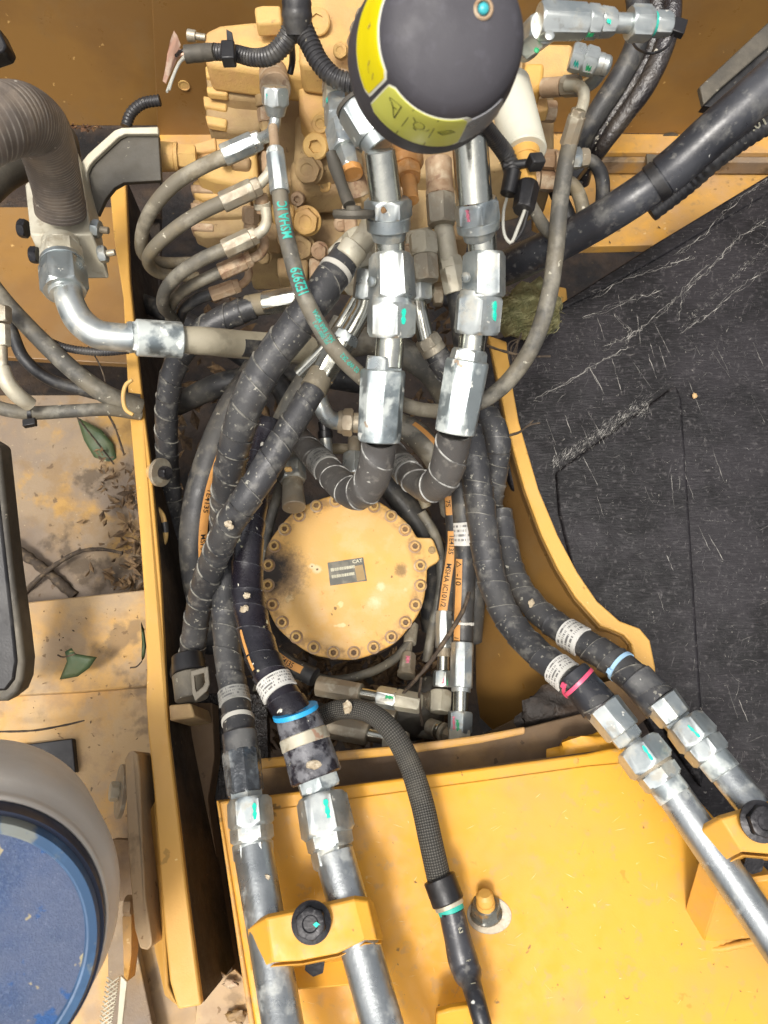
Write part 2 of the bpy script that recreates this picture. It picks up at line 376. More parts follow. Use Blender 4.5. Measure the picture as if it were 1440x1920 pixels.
COVER = M('motor_cover_paint', 'CDA25c', .6, 0, [('n', 'D9A24A', 9, .45, .65, .6), ('n', 'D2AE78', 15, .52, .72, .6), ('v', '5d4020', 30, .2, .8), ('v', 'c97c3a', 44, .2, .5), ('v', 'E8D2A0', 22, .3, .5),
    ('annulus', '8a6a40', tuple(P(646, 1079, 1.302)), .1345, .016, .8), ('spot', '7b6243', tuple(P(520, 1074, 1.3)), .058, .8, 140), ('spot', '1f1811', tuple(P(500, 1070, 1.3)), .046, .97, 60), ('spot', '5e4a30', tuple(P(752, 1068, 1.3)), .0145, .7, 150), ]
    + [q for x, y, a, b in ((617, 975, .016, .0035), (622, 995, .008, .003), (666, 1000, .007, .002), (686, 1006, .009, .003), (746, 1028, .010, .003), (714, 1100, .010, .004), (703, 1130, .017, .005), (760, 1106, .006, .002), (595, 1068, .009, .003), (612, 1160, .006, .0035), (585, 1062, .006, .002), (640, 960, .005, .002)) for q in (('spot', 'DCC7A0', tuple(P(x, y, 1.302)), a, .7, 130), ('spot', '4f3a22', tuple(P(x, y, 1.302)), b, .95, 200))], [(260, .0003)])
DECK = M('dirty_deck_paint', '8c7960', .7, 0, [('n', 'AD853f', 6, .5, .62, .8), ('n', '7d6e5e', 5, .46, .62, .8), ('n', '80643c', 17, .5, .7, .5), ('n', '74675a', 2.4, .46, .6, .7), ('n', '4f4232', 9, .62, .75, .8), ('v', '5e4a34', 46, .26, .8), ('v', 'B0a080', 90, .2, .5)], [(200, .0007)])
STEP = M('step_plate_paint', 'B89A6e', .62, 0, [('n', 'C0934c', 4, .46, .6, .7), ('n', 'A28c70', 7, .5, .66, .8), ('n', '92785c', 22, .52, .75, .5), ('n', '9a8468', 2.4, .48, .6, .7), ('n', '7a654a', 12, .62, .76, .7), ('v', '6e5333', 52, .24, .8), ('v', '4e3d28', 24, .14, .8)], [(220, .0004)])
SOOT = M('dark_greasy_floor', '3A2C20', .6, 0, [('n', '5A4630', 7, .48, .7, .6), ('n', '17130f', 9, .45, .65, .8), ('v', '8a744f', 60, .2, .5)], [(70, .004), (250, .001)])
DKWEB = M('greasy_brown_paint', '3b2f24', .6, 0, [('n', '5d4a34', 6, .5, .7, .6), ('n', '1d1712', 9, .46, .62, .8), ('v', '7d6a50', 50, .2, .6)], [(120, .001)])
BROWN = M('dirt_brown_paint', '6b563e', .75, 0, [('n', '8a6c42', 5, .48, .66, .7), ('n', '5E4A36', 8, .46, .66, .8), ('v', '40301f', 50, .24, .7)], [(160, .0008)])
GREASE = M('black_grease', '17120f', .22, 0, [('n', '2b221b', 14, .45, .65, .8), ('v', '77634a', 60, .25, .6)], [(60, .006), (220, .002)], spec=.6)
ZINC = M('zinc_plate', 'BCC0BC', .36, .78, [('n', '8f999c', 16, .4, .65, .7), ('n', 'CFC6AE', 30, .55, .75, .4, None, 0, 'dull'), ('v', 'EDE9DA', 75, .22, .6, 'dull'), ('n', '8a8478', 60, .6, .78, .4)], [(180, .00008), (700, .00003)])
ZINCB = M('zinc_plate_worn', 'A3ABAB', .4, .75, [('n', '5f686a', 14, .52, .72, .6), ('n', 'C7CCC6', 26, .45, .62, .8, None, 0, 'dull'), ('n', '7f898b', 30, .55, .7, .5), ('v', 'F0EEE4', 50, .3, .7, 'dull'), ('v', '8c6a42', 26, .16, .7, 'dull')], [(120, .0002), (400, .0001)])
ZINCD = M('dirty_zinc', '9c9483', .5, .55, [('n', '8a7a62', 24, .4, .65, .7, None, 0, 'dull'), ('n', 'C2BCA8', 40, .55, .75, .5), ('v', 'd8d0b8', 90, .22, .5, 'dull')], [(200, .0005)])
RUSTZ = M('tan_dusted_steel', 'A88f72', .68, .15, [('n', '8d6f52', 26, .42, .65, .7), ('n', 'C6B79c', 34, .55, .75, .6), ('n', '6f4634', 50, .62, .75, .5)], [(160, .0007)])
CHROME = M('polished_pipe', 'B9B9AE', .2, .95, [('n', 'D8D6C6', 18, .5, .7, .5), ('v', 'E8E4D4', 80, .16, .5, 'dull')], [(90, .0003)], rvar=.06)
PIPE = M('galvanised_pipe', 'ABAFAF', .33, .85, [('n', '868c8e', 12, .42, .7, .6), ('n', 'B9BBB4', 30, .55, .75, .6, None, 0, 'dull'), ('v', 'EDE7D6', 40, .16, .7, 'dull')], [(260, .0003)])
GUARD = M('spiral_hose_guard', '303031', .47, 0, [('bands', '3b3b3d', .6), ('n', '4a4947', 9, .45, .7, .6), ('n', '6f6d67', 55, .55, .8, .55), ('edge', '9A978b', .05, .9), ('v', '8f8c80', 170, .34, .6), ('v', 'A9A698', 70, .24, .7), ('v', 'CFC9b4', 22, .14, .8)], [(300, .0004)], spec=.5)
GUARDK = M('black_hose_guard', '161519', .28, 0, [('bands', '221d26', .7), ('n', '3c3a40', 12, .5, .72, .5), ('edge', '77777a', .04, .8), ('v', 'D8D4C4', 50, .24, .9), ('v', 'E6E0B8', 17, .22, .95)], [(300, .0004)], spec=.6)
GUARDG = M('grey_hose_guard', '4a4846', .5, 0, [('bands', '595652', .6), ('n', '65625d', 12, .45, .7, .5), ('edge', 'B9B9B2', .035, .9), ('n', '807c74', 60, .6, .85, .6), ('v', 'B9B7ac', 80, .22, .7)], [(300, .0005), (60, .0006)])
RUB = M('black_rubber_hose', '2b2b2c', .5, 0, [('n', '4d4b47', 9, .42, .68, .7), ('n', '6c675c', 36, .52, .74, .5), ('v', 'B9B3A0', 70, .2, .6)], [(260, .0005)])
RUBG = M('dusty_grey_hose', '4f4d47', .6, 0, [('n', '7a7260', 10, .42, .66, .7), ('n', '8f8a7c', 34, .5, .74, .5), ('v', 'C9C4B0', 80, .22, .6)], [(260, .0005)])
RUBT = M('tan_dusted_hose', '6d6657', .62, 0, [('n', '8a7c60', 11, .42, .66, .7), ('n', 'A39C8a', 30, .52, .75, .5), ('v', 'd6d0bc', 80, .2, .6)], [(260, .0005)])
MUD = M('dried_mud', 'A0927a', .85, 0, [('n', 'B9AE98', 120, .4, .6, .7), ('n', '7d6c54', 200, .5, .7, .6)], [(300, .001)])
SMOOTHK = M('smooth_black_sleeve', '26272b', .36, 0, [('n', '46474b', 6, .46, .7, .6), ('n', '6f6e6a', 14, .56, .78, .6), ('n', '7c7a74', 90, .62, .85, .5), ('v', 'D8D8D0', 34, .16, .9), ('v', '050505', 20, .2, 1)], [(300, .0002)])
CONDUIT = M('corrugated_conduit', '2e2d2e', .4, 0, [('n', '55524c', 20, .5, .72, .6), ('v', 'a09a88', 90, .2, .5)], [(400, .0002)])
CORR = M('grey_wire_hose', '655c54', .45, .1, [('rings', 'A8A094', .0052, .8), ('n', '8a7c6c', 12, .42, .66, .7), ('n', '5d554e', 20, .5, .7, .5), ('v', 'd0c8b8', 60, .18, .6)], [(260, .0004)])
BRAID = M('braided_sleeve', '26241f', .7, 0, [('braid', '65625a', .8), ('n', '5a554a', 14, .52, .72, .5), ('v', 'A5925f', 22, .2, .6)], [])
MAT = M('scuffed_black_plastic', '0b090b', .55, 0, [('n', '272427', 6, .42, .66, .7), ('n', '3a3739', 50, .55, .8, .5, (1, 6, 1)), ('n', '4a4747', 130, .62, .8, .6), ('n', '5d5a5a', 60, .72, .9, .7, (7, .5, 1), .3), ('n', '6d6a66', 30, .78, .95, .7, (6, .6, 1), 1.25), ('v', 'A9A59c', 90, .13, .5)], [(60, .0009, (1, 6, 1)), (300, .0004), (7, .004)], spec=.28)
BLK = M('black_plastic', '1b1a1b', .4, 0, [('n', '3a3836', 20, .5, .7, .5), ('v', '8d887a', 60, .18, .5)], [(300, .0002)])
BLKB = M('black_oxide_bolt', '242325', .36, .4, [('n', '4a484a', 40, .5, .7, .6)], [(200, .0005)])
DOME = M('matte_rubber_cap', '3d3b3f', .62, 0, [('n', '47454a', 3, .4, .7, .6), ('n', '55535a', 60, .6, .8, .3)], [(500, .0002)])
GREYST = M('dusty_grey_steel', '4a463e', .6, .2, [('n', '716a5c', 8, .45, .66, .6), ('n', '3f3b36', 12, .5, .7, .6), ('v', 'B9b4a0', 60, .2, .6)], [(200, .0004)])
LGREY = M('light_grey_steel', 'B3AC97', .5, .25, [('n', 'C9C4B2', 14, .45, .66, .6), ('n', '8c7f6a', 30, .58, .75, .6), ('v', '9a5b3c', 18, .14, .6)], [(260, .0002)])
WHITEH = M('off_white_hose', '8d8673', .5, 0, [('n', 'A59d88', 14, .45, .66, .6), ('n', '6e6858', 30, .55, .75, .5)], [(300, .0003)])
SILV = M('silver_paint_canister', 'D6D3C0', .45, .1, [('n', 'C4BFA8', 10, .5, .7, .5)], [(300, .0001)])
ORB = M('orange_primer_steel', 'C98F4E', .55, .1, [('n', 'B8854f', 20, .45, .7, .6), ('n', 'd8b48a', 50, .55, .75, .5)], [(240, .0005)])
TEAL = M('teal_paint_mark', '1FC9AC', .5)
GREENM = M('green_paint_mark', '2FA268', .5)
PINK = M('pink_paint_mark', 'D8788A', .5)
TEALT = M('teal_print', '2FA594', .55)
BTN = M('teal_button', '3FA9B0', .25, 0)
ORSTR = M('orange_stripe', 'C9914F', .6, 0, [('n', 'B5814a', 30, .45, .7, .6), ('v', '6a5030', 80, .2, .5)])
INK = M('black_ink', '17130f', .6)
LABEL = M('white_label', 'C9C7C0', .5, 0, [('n', 'AFACA2', 30, .45, .7, .5), ('print', '3d3b3c', 5, 5, .8), ('v', '8f8a7c', 90, .2, .5)])
LABELG = M('worn_grey_label', '8f8e88', .5, 0, [('n', '66655f', 40, .45, .7, .6), ('print', '35353a', 4, 5, .7)])
STY = M('bright_yellow_sticker', 'E4D20a', .4, 0, [('n', 'E3D40C', 20, .4, .7, .5)])
STL = M('lime_yellow_sticker', 'D9DA62', .4, 0, [('n', 'D8D63a', 20, .4, .7, .5)])
STW = M('sticker_border', 'DEDCCB', .4)
STG = M('silver_sticker', '8E8E90', .35, .3, [('n', 'A5A5A5', 60, .45, .7, .6)])
CYAN = M('cyan_tie', '2A9BD2', .4)
PALEB = M('pale_blue_tie', '9FC3DE', .4)
PINKT = M('pink_tie', 'D9506F', .4)
WTIE = M('grey_white_tie', 'B9B6AC', .45)
TUBW = M('white_tub_plastic', 'DCD5C9', .45, 0, [('n', 'CCC2b4', 5, .45, .66, .6), ('n', 'd0c7b8', 3, .5, .7, .5), ('v', '5d4a3a', 20, .1, .7)], [(200, .0002)])
BLUED = M('navy_rim', '141f36', .45, 0, [('n', '1c2c4a', 20, .45, .7, .6)])
BLUEM = M('blue_ring', '34506f', .5, 0, [('n', '4d6f92', 10, .5, .7, .6), ('n', '83826f', 12, .64, .74, .7)])
BLUEG = M('gritty_blue_lid', '384a6a', .75, 0, [('n', '3b5078', 8, .42, .62, .6), ('v', '76849c', 420, .34, .6), ('v', 'C7CBD6', 300, .17, .6), ('n', '5a6984', 300, .5, .7, .6), ('n', '5d6478', 5, .5, .7, .6), ('v', 'B8A878', 30, .22, .7), ('n', '1d5088', 16, .64, .7, .8)], [(600, .001), (150, .0008)])
LEAF = M('green_leaf', '3b4c2e', .6, 0, [('n', '4a5030', 40, .4, .65, .6), ('v', 'a39a6a', 60, .24, .7)], [(200, .0005)])
LEAFD = M('dead_leaf', '5f4a33', .8, 0, [('n', '856b4a', 30, .45, .6, .7), ('n', '33271b', 40, .5, .7, .7)], [(200, .001)])
TWIG = M('twig_bark', '3f352b', .85, 0, [('n', '6a5a45', 90, .5, .7, .6)], [(200, .001)])
HAY = M('dry_grass', '77704a', .8, 0, [('n', '545a38', 30, .4, .6, .7), ('n', 'a09a72', 60, .5, .7, .6)])
WIRE = M('bare_pale_wire', 'C79F88', .5, .2, [('n', 'E0CCB4', 60, .5, .7, .6)])
WIREG = M('grey_wire', 'A9A79c', .45)
PLATEK = M('data_plate', '4b4a43', .4, .3, [('n', '6e6a5c', 60, .45, .65, .6)])
PALE = M('pale_print', 'BDB89e', .5)
RUSTY = M('rust_scale', '5a3d26', .9, 0, [('n', '8a6a45', 40, .45, .6, .7), ('n', '2d1f15', 60, .5, .7, .7)], [(150, .003)])
CLEAR = M('film_sleeve', '5b6064', .16, .35, [('n', '2c2e31', 10, .45, .62, .8), ('n', 'B4B8B6', 24, .52, .72, .6)], [(40, .003)], spec=.8)
# ================================================================== the setting
def struct(name, pts, vec, mat, bevel=.0015): return prism(name, pts, vec, mat, None, bevel, kind='structure')
def zz(pts, h): return [Z(x, y, h) for x, y in pts]
def pp(pts, d): return [P(x, y, d) for x, y in pts]
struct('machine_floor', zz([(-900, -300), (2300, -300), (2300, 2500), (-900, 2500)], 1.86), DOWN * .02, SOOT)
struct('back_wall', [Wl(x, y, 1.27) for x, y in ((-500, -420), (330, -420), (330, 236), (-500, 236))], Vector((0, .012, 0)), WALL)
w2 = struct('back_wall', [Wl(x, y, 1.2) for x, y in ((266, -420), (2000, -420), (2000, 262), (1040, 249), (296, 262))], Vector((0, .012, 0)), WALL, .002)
struct('wall_ledge', zz([(296, 252), (1040, 248), (2000, 262), (2000, 287), (1000, 285), (296, 300)], 1.118), DOWN * .012, YELD)
struct('wall_ledge', zz([(1000, 285.5), (2000, 288), (2000, 306), (1010, 303)], 1.13), DOWN * .03, DECK)
struct('rear_deck', zz([(1000, 302), (1700, 306), (1700, 470), (1300, 458), (1090, 462), (1000, 420)], 1.165), DOWN * .02, YELD)
struct('deck_plate', zz([(-300, 388), (222, 388), (238, 470), (262, 560), (285, 668), (285, 685), (-300, 652)], 1.32), DOWN * .015, WALL)  # darker brown wall paint here carries the shade of the parts above
struct('deck_floor', zz([(-300, 742), (287, 740), (307, 1000), (316, 1150), (-300, 1180)], 1.40), DOWN * .02, DECK)
struct('step_plate', zz([(-300, 1148), (30, 1131), (312, 1101), (316, 1200), (318, 1283), (150, 1297), (-300, 1322)], 1.29), DOWN * .09, STEP, .003)
struct('lower_deck', zz([(-300, 1300), (150, 1285), (319, 1272), (325, 1440), (345, 1700), (385, 2020), (-300, 2020)], 1.31), DOWN * .03, STEP)
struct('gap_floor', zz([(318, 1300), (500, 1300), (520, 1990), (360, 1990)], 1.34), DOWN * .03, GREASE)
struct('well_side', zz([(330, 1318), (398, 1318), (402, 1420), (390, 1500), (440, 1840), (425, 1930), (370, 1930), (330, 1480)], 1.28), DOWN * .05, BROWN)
# rust scale along the wall foot on the left
vs, fs = [], []
for i in range(60):
    x = 118 + 70 * random.random(); y = 236 + random.uniform(-3, 6) + .05 * (x - 118); c = P(x, y, 1.42)
    s = random.uniform(.002, .006); b = len(vs)
    for q in range(4): vs.append(c + Vector((random.uniform(-s, s) * 1.6, random.uniform(-s, s), random.uniform(-s, s))))
    fs += [[b, b + 1, b + 2], [b, b + 2, b + 3], [b, b + 3, b + 1], [b + 1, b + 3, b + 2]]
mk('rust_flakes', vs, fs, RUSTY, kind='stuff', smooth=None, tag=('flaking brown rust scale along the foot of the back wall', 'rust'))
# ------------------------------------------------------------------ side plates
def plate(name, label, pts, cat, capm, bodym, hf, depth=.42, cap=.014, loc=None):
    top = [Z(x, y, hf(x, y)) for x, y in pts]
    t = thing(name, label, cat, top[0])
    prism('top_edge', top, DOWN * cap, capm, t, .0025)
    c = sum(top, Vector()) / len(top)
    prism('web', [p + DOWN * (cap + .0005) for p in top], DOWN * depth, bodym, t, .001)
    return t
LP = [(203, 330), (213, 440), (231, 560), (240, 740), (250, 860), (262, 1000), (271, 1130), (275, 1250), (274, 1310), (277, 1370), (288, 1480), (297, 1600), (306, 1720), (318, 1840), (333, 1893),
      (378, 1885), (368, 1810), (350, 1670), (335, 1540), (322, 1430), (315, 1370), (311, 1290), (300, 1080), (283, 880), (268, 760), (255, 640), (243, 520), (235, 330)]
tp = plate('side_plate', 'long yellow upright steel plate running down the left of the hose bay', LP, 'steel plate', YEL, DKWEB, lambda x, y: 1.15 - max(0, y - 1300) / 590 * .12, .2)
# sloping gusset on its near end, left side
prism('gusset', [P(x, y, d) for x, y, d in ((262, 1560, 1.05), (290, 1500, 1.06), (300, 1620, .99), (316, 1850, .91), (333, 1888, .9), (310, 1870, .95), (290, 1780, .99))], DOWN * .03, YEL, tp, .003)
tb = thing('corner_block', 'small dusty yellow block welded inside the left plate', 'steel block', P(345, 1330, 1.12))
prism('block', pp([(316, 1322), (358, 1318), (366, 1345), (318, 1352)], 1.10), DOWN * .12, CASTD, tb, .003)
RP = [(915, 628), (941, 745), (949, 790), (962, 840), (984, 917), (1016, 1003), (1047, 1067), (1080, 1120), (1127, 1173), (1147, 1180), (1170, 1190), (1184, 1206), (1190, 1232), (1196, 1262),
      (1232, 1300), (1229, 1250), (1219, 1201), (1200, 1178), (1162, 1164), (1120, 1127), (1083, 1073), (1046, 1003), (1010, 917), (973, 790), (963, 735), (950, 640)]
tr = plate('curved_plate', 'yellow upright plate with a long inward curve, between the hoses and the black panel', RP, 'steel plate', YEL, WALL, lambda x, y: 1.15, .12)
prism('inner_tab', zz([(1130, 1206), (1170, 1202), (1192, 1232), (1180, 1250), (1140, 1225)], 1.19), DOWN * .01, YELD, tr, .002)
# well right-hand wall continues under the plate toward the boom
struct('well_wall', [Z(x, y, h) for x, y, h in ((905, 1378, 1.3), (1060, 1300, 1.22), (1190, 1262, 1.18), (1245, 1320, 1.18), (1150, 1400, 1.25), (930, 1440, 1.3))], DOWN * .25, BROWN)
te = thing('plate_stub', 'short yellow plate end standing in the gap beside the straw nest', 'steel plate', P(1055, 560, 1.3))
prism('stub', zz([(1040, 535), (1062, 540), (1068, 600), (1048, 615)], 1.2), DOWN * .2, YEL, te, .002)
# ------------------------------------------------------------------ black panel on the right
MH = 1.2
MPL = Z(1000, 1000, 1.215); MN = Vector((-.06, -.17, 1)).normalized()
def ZM(x, y, up=0): r = ray(x, y); return CAM + r * ((MPL + MN * up - CAM).dot(MN) / r.dot(MN))
def zm(pts, up=0): return [ZM(x, y, up) for x, y in pts]
tm = thing('floor_panel', 'big scuffed black plastic panel filling the right side beside the curved plate', 'plastic panel', Z(1200, 900, MH))
prism('sheet', zm([(1640, 205), (1440, 336), (1230, 462), (1030, 590), (900, 650), (900, 700), (955, 900), (1040, 1090), (1150, 1200), (1200, 1330), (1262, 1440), (1325, 1545), (1400, 1640), (1640, 1800)], 0), DOWN * .02, MAT, tm, .004)
prism('raised_field', zm([(1042, 884), (1150, 806), (1258, 726), (1270, 722), (1279, 745), (1290, 900), (1306, 1150), (1322, 1400), (1318, 1480), (1262, 1400), (1195, 1260), (1160, 1190), (1080, 1090), (1048, 960)], .010), DOWN * .012, MAT, tm, .009, seg=5)
prism('rolled_edge', zm([(1640, 200), (1440, 328), (1230, 455), (1030, 582), (1018, 596), (1120, 548), (1240, 480), (1440, 362), (1640, 236)], .005), DOWN * .008, MAT, tm, .004, seg=3)
# ------------------------------------------------------------------ boom
BH = 1.08
BI = []
top_ = [(p, Z(p[0], p[1], 1.166)) for p in RP[1:14]]
bot_ = [(902, 830), (896, 880), (893, 930), (892, 985), (892, 1050), (892, 1110), (892, 1170), (892, 1230), (893, 1290), (900, 1345), (930, 1375), (985, 1362), (1080, 1325)]
vs = [v for _, v in top_] + [P(x, y, 1.5 - i * .012) for i, (x, y) in enumerate(bot_)]; n = len(top_)
vs += [v + Vector((.006, 0, -.002)) for v in vs]
fs = [[i, i + 1, n + i + 1, n + i][::-1] for i in range(n - 1)] + [[2 * n + i, 2 * n + i + 1, 3 * n + i + 1, 3 * n + i] for i in range(n - 1)]
mk('sloped_web', vs, fs, WALL, tr, smooth=50)
tbm = thing('boom', 'big glossy yellow boom top plate filling the lower right foreground', 'excavator boom', Z(800, 1600, BH))
prism('top_plate', zz([(410, 1503), (640, 1474), (900, 1440), (1100, 1413), (1140, 1404), (1180, 1398), (1225, 1405), (1290, 1476), (1345, 1538), (1460, 1650), (1700, 1900), (1700, 2200), (520, 2200)], BH), DOWN * .012, YELB, tbm, .004, seg=3)
prism('inner_plate', zz([(424, 1530), (640, 1499), (900, 1464), (1100, 1436), (1165, 1430), (1215, 1440), (1285, 1512), (1460, 1690), (1700, 1940), (1700, 2190), (545, 2190)], BH - .0025), DOWN * .003, YELB, tbm, .002)
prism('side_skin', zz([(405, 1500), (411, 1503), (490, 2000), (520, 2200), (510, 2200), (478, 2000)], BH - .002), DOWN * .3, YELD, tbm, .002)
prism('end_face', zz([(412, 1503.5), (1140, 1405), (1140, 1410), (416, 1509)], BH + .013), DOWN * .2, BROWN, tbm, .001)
tc = thing('cross_plate', 'dusty yellow upright cross plate between the swing motor well and the boom', 'steel plate', Z(800, 1400, 1.13))
cp = [(470, 1424), (640, 1408), (760, 1397), (900, 1378), (985, 1362), (985, 1376), (900, 1393), (760, 1414), (640, 1426), (470, 1444)]
prism('top_edge', zz(cp, 1.13), DOWN * .012, YELD, tc, .003)
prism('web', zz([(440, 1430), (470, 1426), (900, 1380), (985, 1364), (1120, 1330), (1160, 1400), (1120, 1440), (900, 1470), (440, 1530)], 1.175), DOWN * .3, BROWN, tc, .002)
def lump(name, x, y, d, sx, sy, sz, mat, parent=None, n=10, amp=.25, seed=0, **k):
    rnd = random.Random(seed); vs, fs = [], []
    c = P(x, y, d); A = RM @ Vector((1, 0, 0)); B = RM @ Vector((0, 1, 0)); D = -VIEW; m = n * 2
    from mathutils import noise as nz
    for i in range(n + 1):
        for j in range(m):
            a, b = math.pi * i / n, 2 * math.pi * j / m
            v = Vector((math.sin(a) * math.cos(b), math.sin(a) * math.sin(b), math.cos(a)))
            q = 1 + amp * nz.noise(v * 2.2 + Vector((seed, 0, 0))) + amp * .5 * nz.noise(v * 6 + Vector((seed, 3, 0)))
            vs.append(c + (A * v.x * sx + B * v.y * sy + D * v.z * sz) * q)
    for i in range(n):
        for j in range(m): fs.append([i * m + j, (i + 1) * m + j, (i + 1) * m + (j + 1) % m, i * m + (j + 1) % m])
    return mk(name, vs, fs, mat, parent, smooth=80, weld=True, **k)
lump('weld_shoulder', 1130, 1418, 1.075, .075, .035, .022, YELB, tbm, 14, .35, 3)
lump('dirt_shadow_patch', 1055, 1345, 1.17, .07, .045, .012, SOOT, None, 16, .45, 5, tag=('flat dark patch of oily dirt and painted shadow at the end of the boom under the right hoses', 'dirt'), kind='stuff')  # flat dark patch: oily dirt with the shadow there painted in
# ------------------------------------------------------------------ swing motor
cc = P(646, 1079, 1.3)
ez = (Vector((0, 0, 1)) * .45 + (CAM - cc).normalized() * .55).normalized(); ex = Vector((1, 0, 0)); ex = (ex - ez * ex.dot(ez)).normalized(); ey = ez.cross(ex)
tsm = thing('swing_motor', 'round dusty yellow motor cover ringed with socket screws in the bay centre', 'hydraulic motor', cc)
k = 1.3 / F
def disc_pts(r, z, n=180, ear=True):
    out = []
    for i in range(n):
        a = 2 * math.pi * i / n; rr = r
        if ear:
            da = a - rad(16.5); rr = r
            if abs(da) < rad(12): rr = r + 27 * k * (1 / math.cos(da) if abs(da) < rad(6.5) else (math.cos((abs(da) - rad(6.5)) / rad(5.5) * math.pi) + 1) / 2)
            rr += (.8 * k) * math.sin(a * 12)
        out.append(cc + ex * rr * math.cos(a) + ey * rr * math.sin(a) + ez * z)
    return out
prism('cover', disc_pts(155 * k, 0), ez * -.022, COVER, tsm, .003, seg=3)
prism('housing', disc_pts(150 * k, -.0225, ear=False), ez * -.03, GREASE, tsm, .002)
prism('housing_flange', disc_pts(158 * k, -.053, ear=False), ez * -.12, SOOT, tsm, .003)
bp0 = None
for i in range(24):
    a = rad(90 - 7 - i * 14.85 - (4 if i > 0 else 0)); a = 2 * math.pi * (i + .5) / 24
    c = cc + (ex * math.cos(a) + ey * math.sin(a)) * 143.5 * k; r = 7.2 * k
    pr = [(-.001, r * 1.3, 'c', 1), (.0065, r * 1.3, 'c', 1), (.008, r * 1.15, 'c', 1), (.008, r * .68, 'h', 1.15), (.0015, r * .62, 'h', 1.15), (.0015, r * .1, 'c', 1)]
    if i == 0:
        bp0 = lathe('socket_screw', c, c + ez, pr, CAST, tsm, seg=24, ref=ex)
        hs0 = lathe('hex_socket', c, c + ez, [(.0016, r * .6, 'h', 1.14), (.0022, r * .6, 'h', 1.14), (.0022, .0001, 'c', 1)], BROWN, bp0, seg=24, ref=ex)  # dirt-brown disc also paints the recess shade onto the socket floor
        ws0 = lathe('washer', c, c + ez, [(-.001, r * 1.72, 'c', 1), (.0008, r * 1.72, 'c', 1), (.0013, r * 1.6, 'c', 1), (.0013, r * 1.2, 'c', 1)], RUSTZ, bp0, seg=24, ref=ex)  # darker ring added for the counterbore shadow around each screw
    else:
        b = bp0.copy(); C.objects.link(b); b.parent = tsm; q = Matrix.Rotation(a - math.pi / 24, 3, ez)
        off0 = cc + (ex * math.cos(math.pi / 24) + ey * math.sin(math.pi / 24)) * 143.5 * k
        M4 = Matrix.Translation(c) @ Matrix.Rotation(random.random() * 3, 4, ez) @ Matrix.Translation(-off0)
        # mesh vertices are stored relative to the motor's base
        base = wloc(tsm); b.matrix_basis = Matrix.Translation(-base) @ M4 @ Matrix.Translation(base)
        h2 = hs0.copy(); C.objects.link(h2); h2.parent = b
        h3 = ws0.copy(); C.objects.link(h3); h3.parent = b
# ear seat
c = cc + (ex * math.cos(rad(16.5)) + ey * math.sin(rad(16.5))) * 172 * k
lathe('ear_washer', c, c + ez, [(-.001, .007, 'c', 1), (.003, .0065, 'c', 1), (.004, .004, 'c', 1), (.001, .0038, 'c', 1), (.001, .0005, 'c', 1)], CASTD, tsm, seg=24)
# data plate
def onc(px, py, z=0): # pixel on the cover's plane
    r = ray(px, py); t = ((cc + ez * z - CAM).dot(ez)) / r.dot(ez); return CAM + r * t
dp = prism('data_plate', [onc(614, 1055, .0012), (onc(681, 1045, .0012)), onc(688, 1089, .0012), onc(619, 1098, .0012)], ez * -.002, PLATEK, tsm, .0002)
o0 = onc(614, 1055, .0014); ux = (onc(681, 1045, .0014) - o0).normalized(); uy = ez.cross(ux)
text_flat(o0 + ux * .0435 - uy * .0078, ux, uy, 'CAT', .0082, PALE, dp, 1.1, .03)
for kx, (yy, nn) in enumerate(((.0165, 17), (.0285, 16))):
    vs, fs = [], []
    for i in range(nn * 2):
        x = .004 + i * .0012 * 1.05; w = random.choice((.0006, .0009, .0011)); h0 = .0052 if i > 3 else .0056
        b = len(vs); y = -yy
        for a_, b_ in ((0, 0), (w, 0), (w, h0), (0, h0)): vs.append(o0 + ux * (x + a_) + uy * (y + b_))
        fs.append([b, b + 1, b + 2, b + 3])
    mk('serial_marks', vs, fs, PALE, dp, smooth=None)
vs = [o0 + ux * a_ - uy * b_ for a_, b_ in ((.046, .013), (.0605, .0125), (.0618, .0395), (.047, .040))]
mk('worn_patch', [v + ez * .0001 for v in vs], [[3, 2, 1, 0]], CASTD, dp, smooth=None)
# ------------------------------------------------------------------ hose helpers
def clear_pts(pts): return pts
def hose(name, label, group, pts, mat, kind='tube', cat='hydraulic hose', pitch=.034, h=.0019, step=.004, seg=24, part='hose_body', s0=0, s1=None, sgn=1):
    pa = Path(pts, step); t = thing(name, label, cat, pa.p[0], group)
    if kind == 'guard':
        guard(part if part != 'hose_body' else 'spiral_guard', pa, mat, t, pitch, h, s0=s0, s1=s1, sgn=sgn)
    else: tube(part, pa, mat, t, seg=seg, s0=s0, s1=s1)
    return t, pa
def tie(parent, pa, s, mat, w=.0045, th=.0012, name='cable_tie', head=True, ha=.6):
    tube(name, pa, mat, parent, seg=28, off=th, s0=s - w / 2, s1=s + w / 2, step=w / 2)
    if head:
        c = pa.on(s, ha, th + .002); p, t, r, f = pa.at(s); z = (c - p).normalized(); y = z.cross(t)
        box(name + '_head', c, (w * 1.3, w * 1.5, .005), Matrix((t, y, z)).transposed(), mat, parent, .0006)
def elbowtube(parent, pts, mat, name='bent_pipe', seg=24):
    return tube(name, Path(pts, .003), mat, parent, seg=seg)
G1 = 'spiral wrapped hoses to the boom pipes'
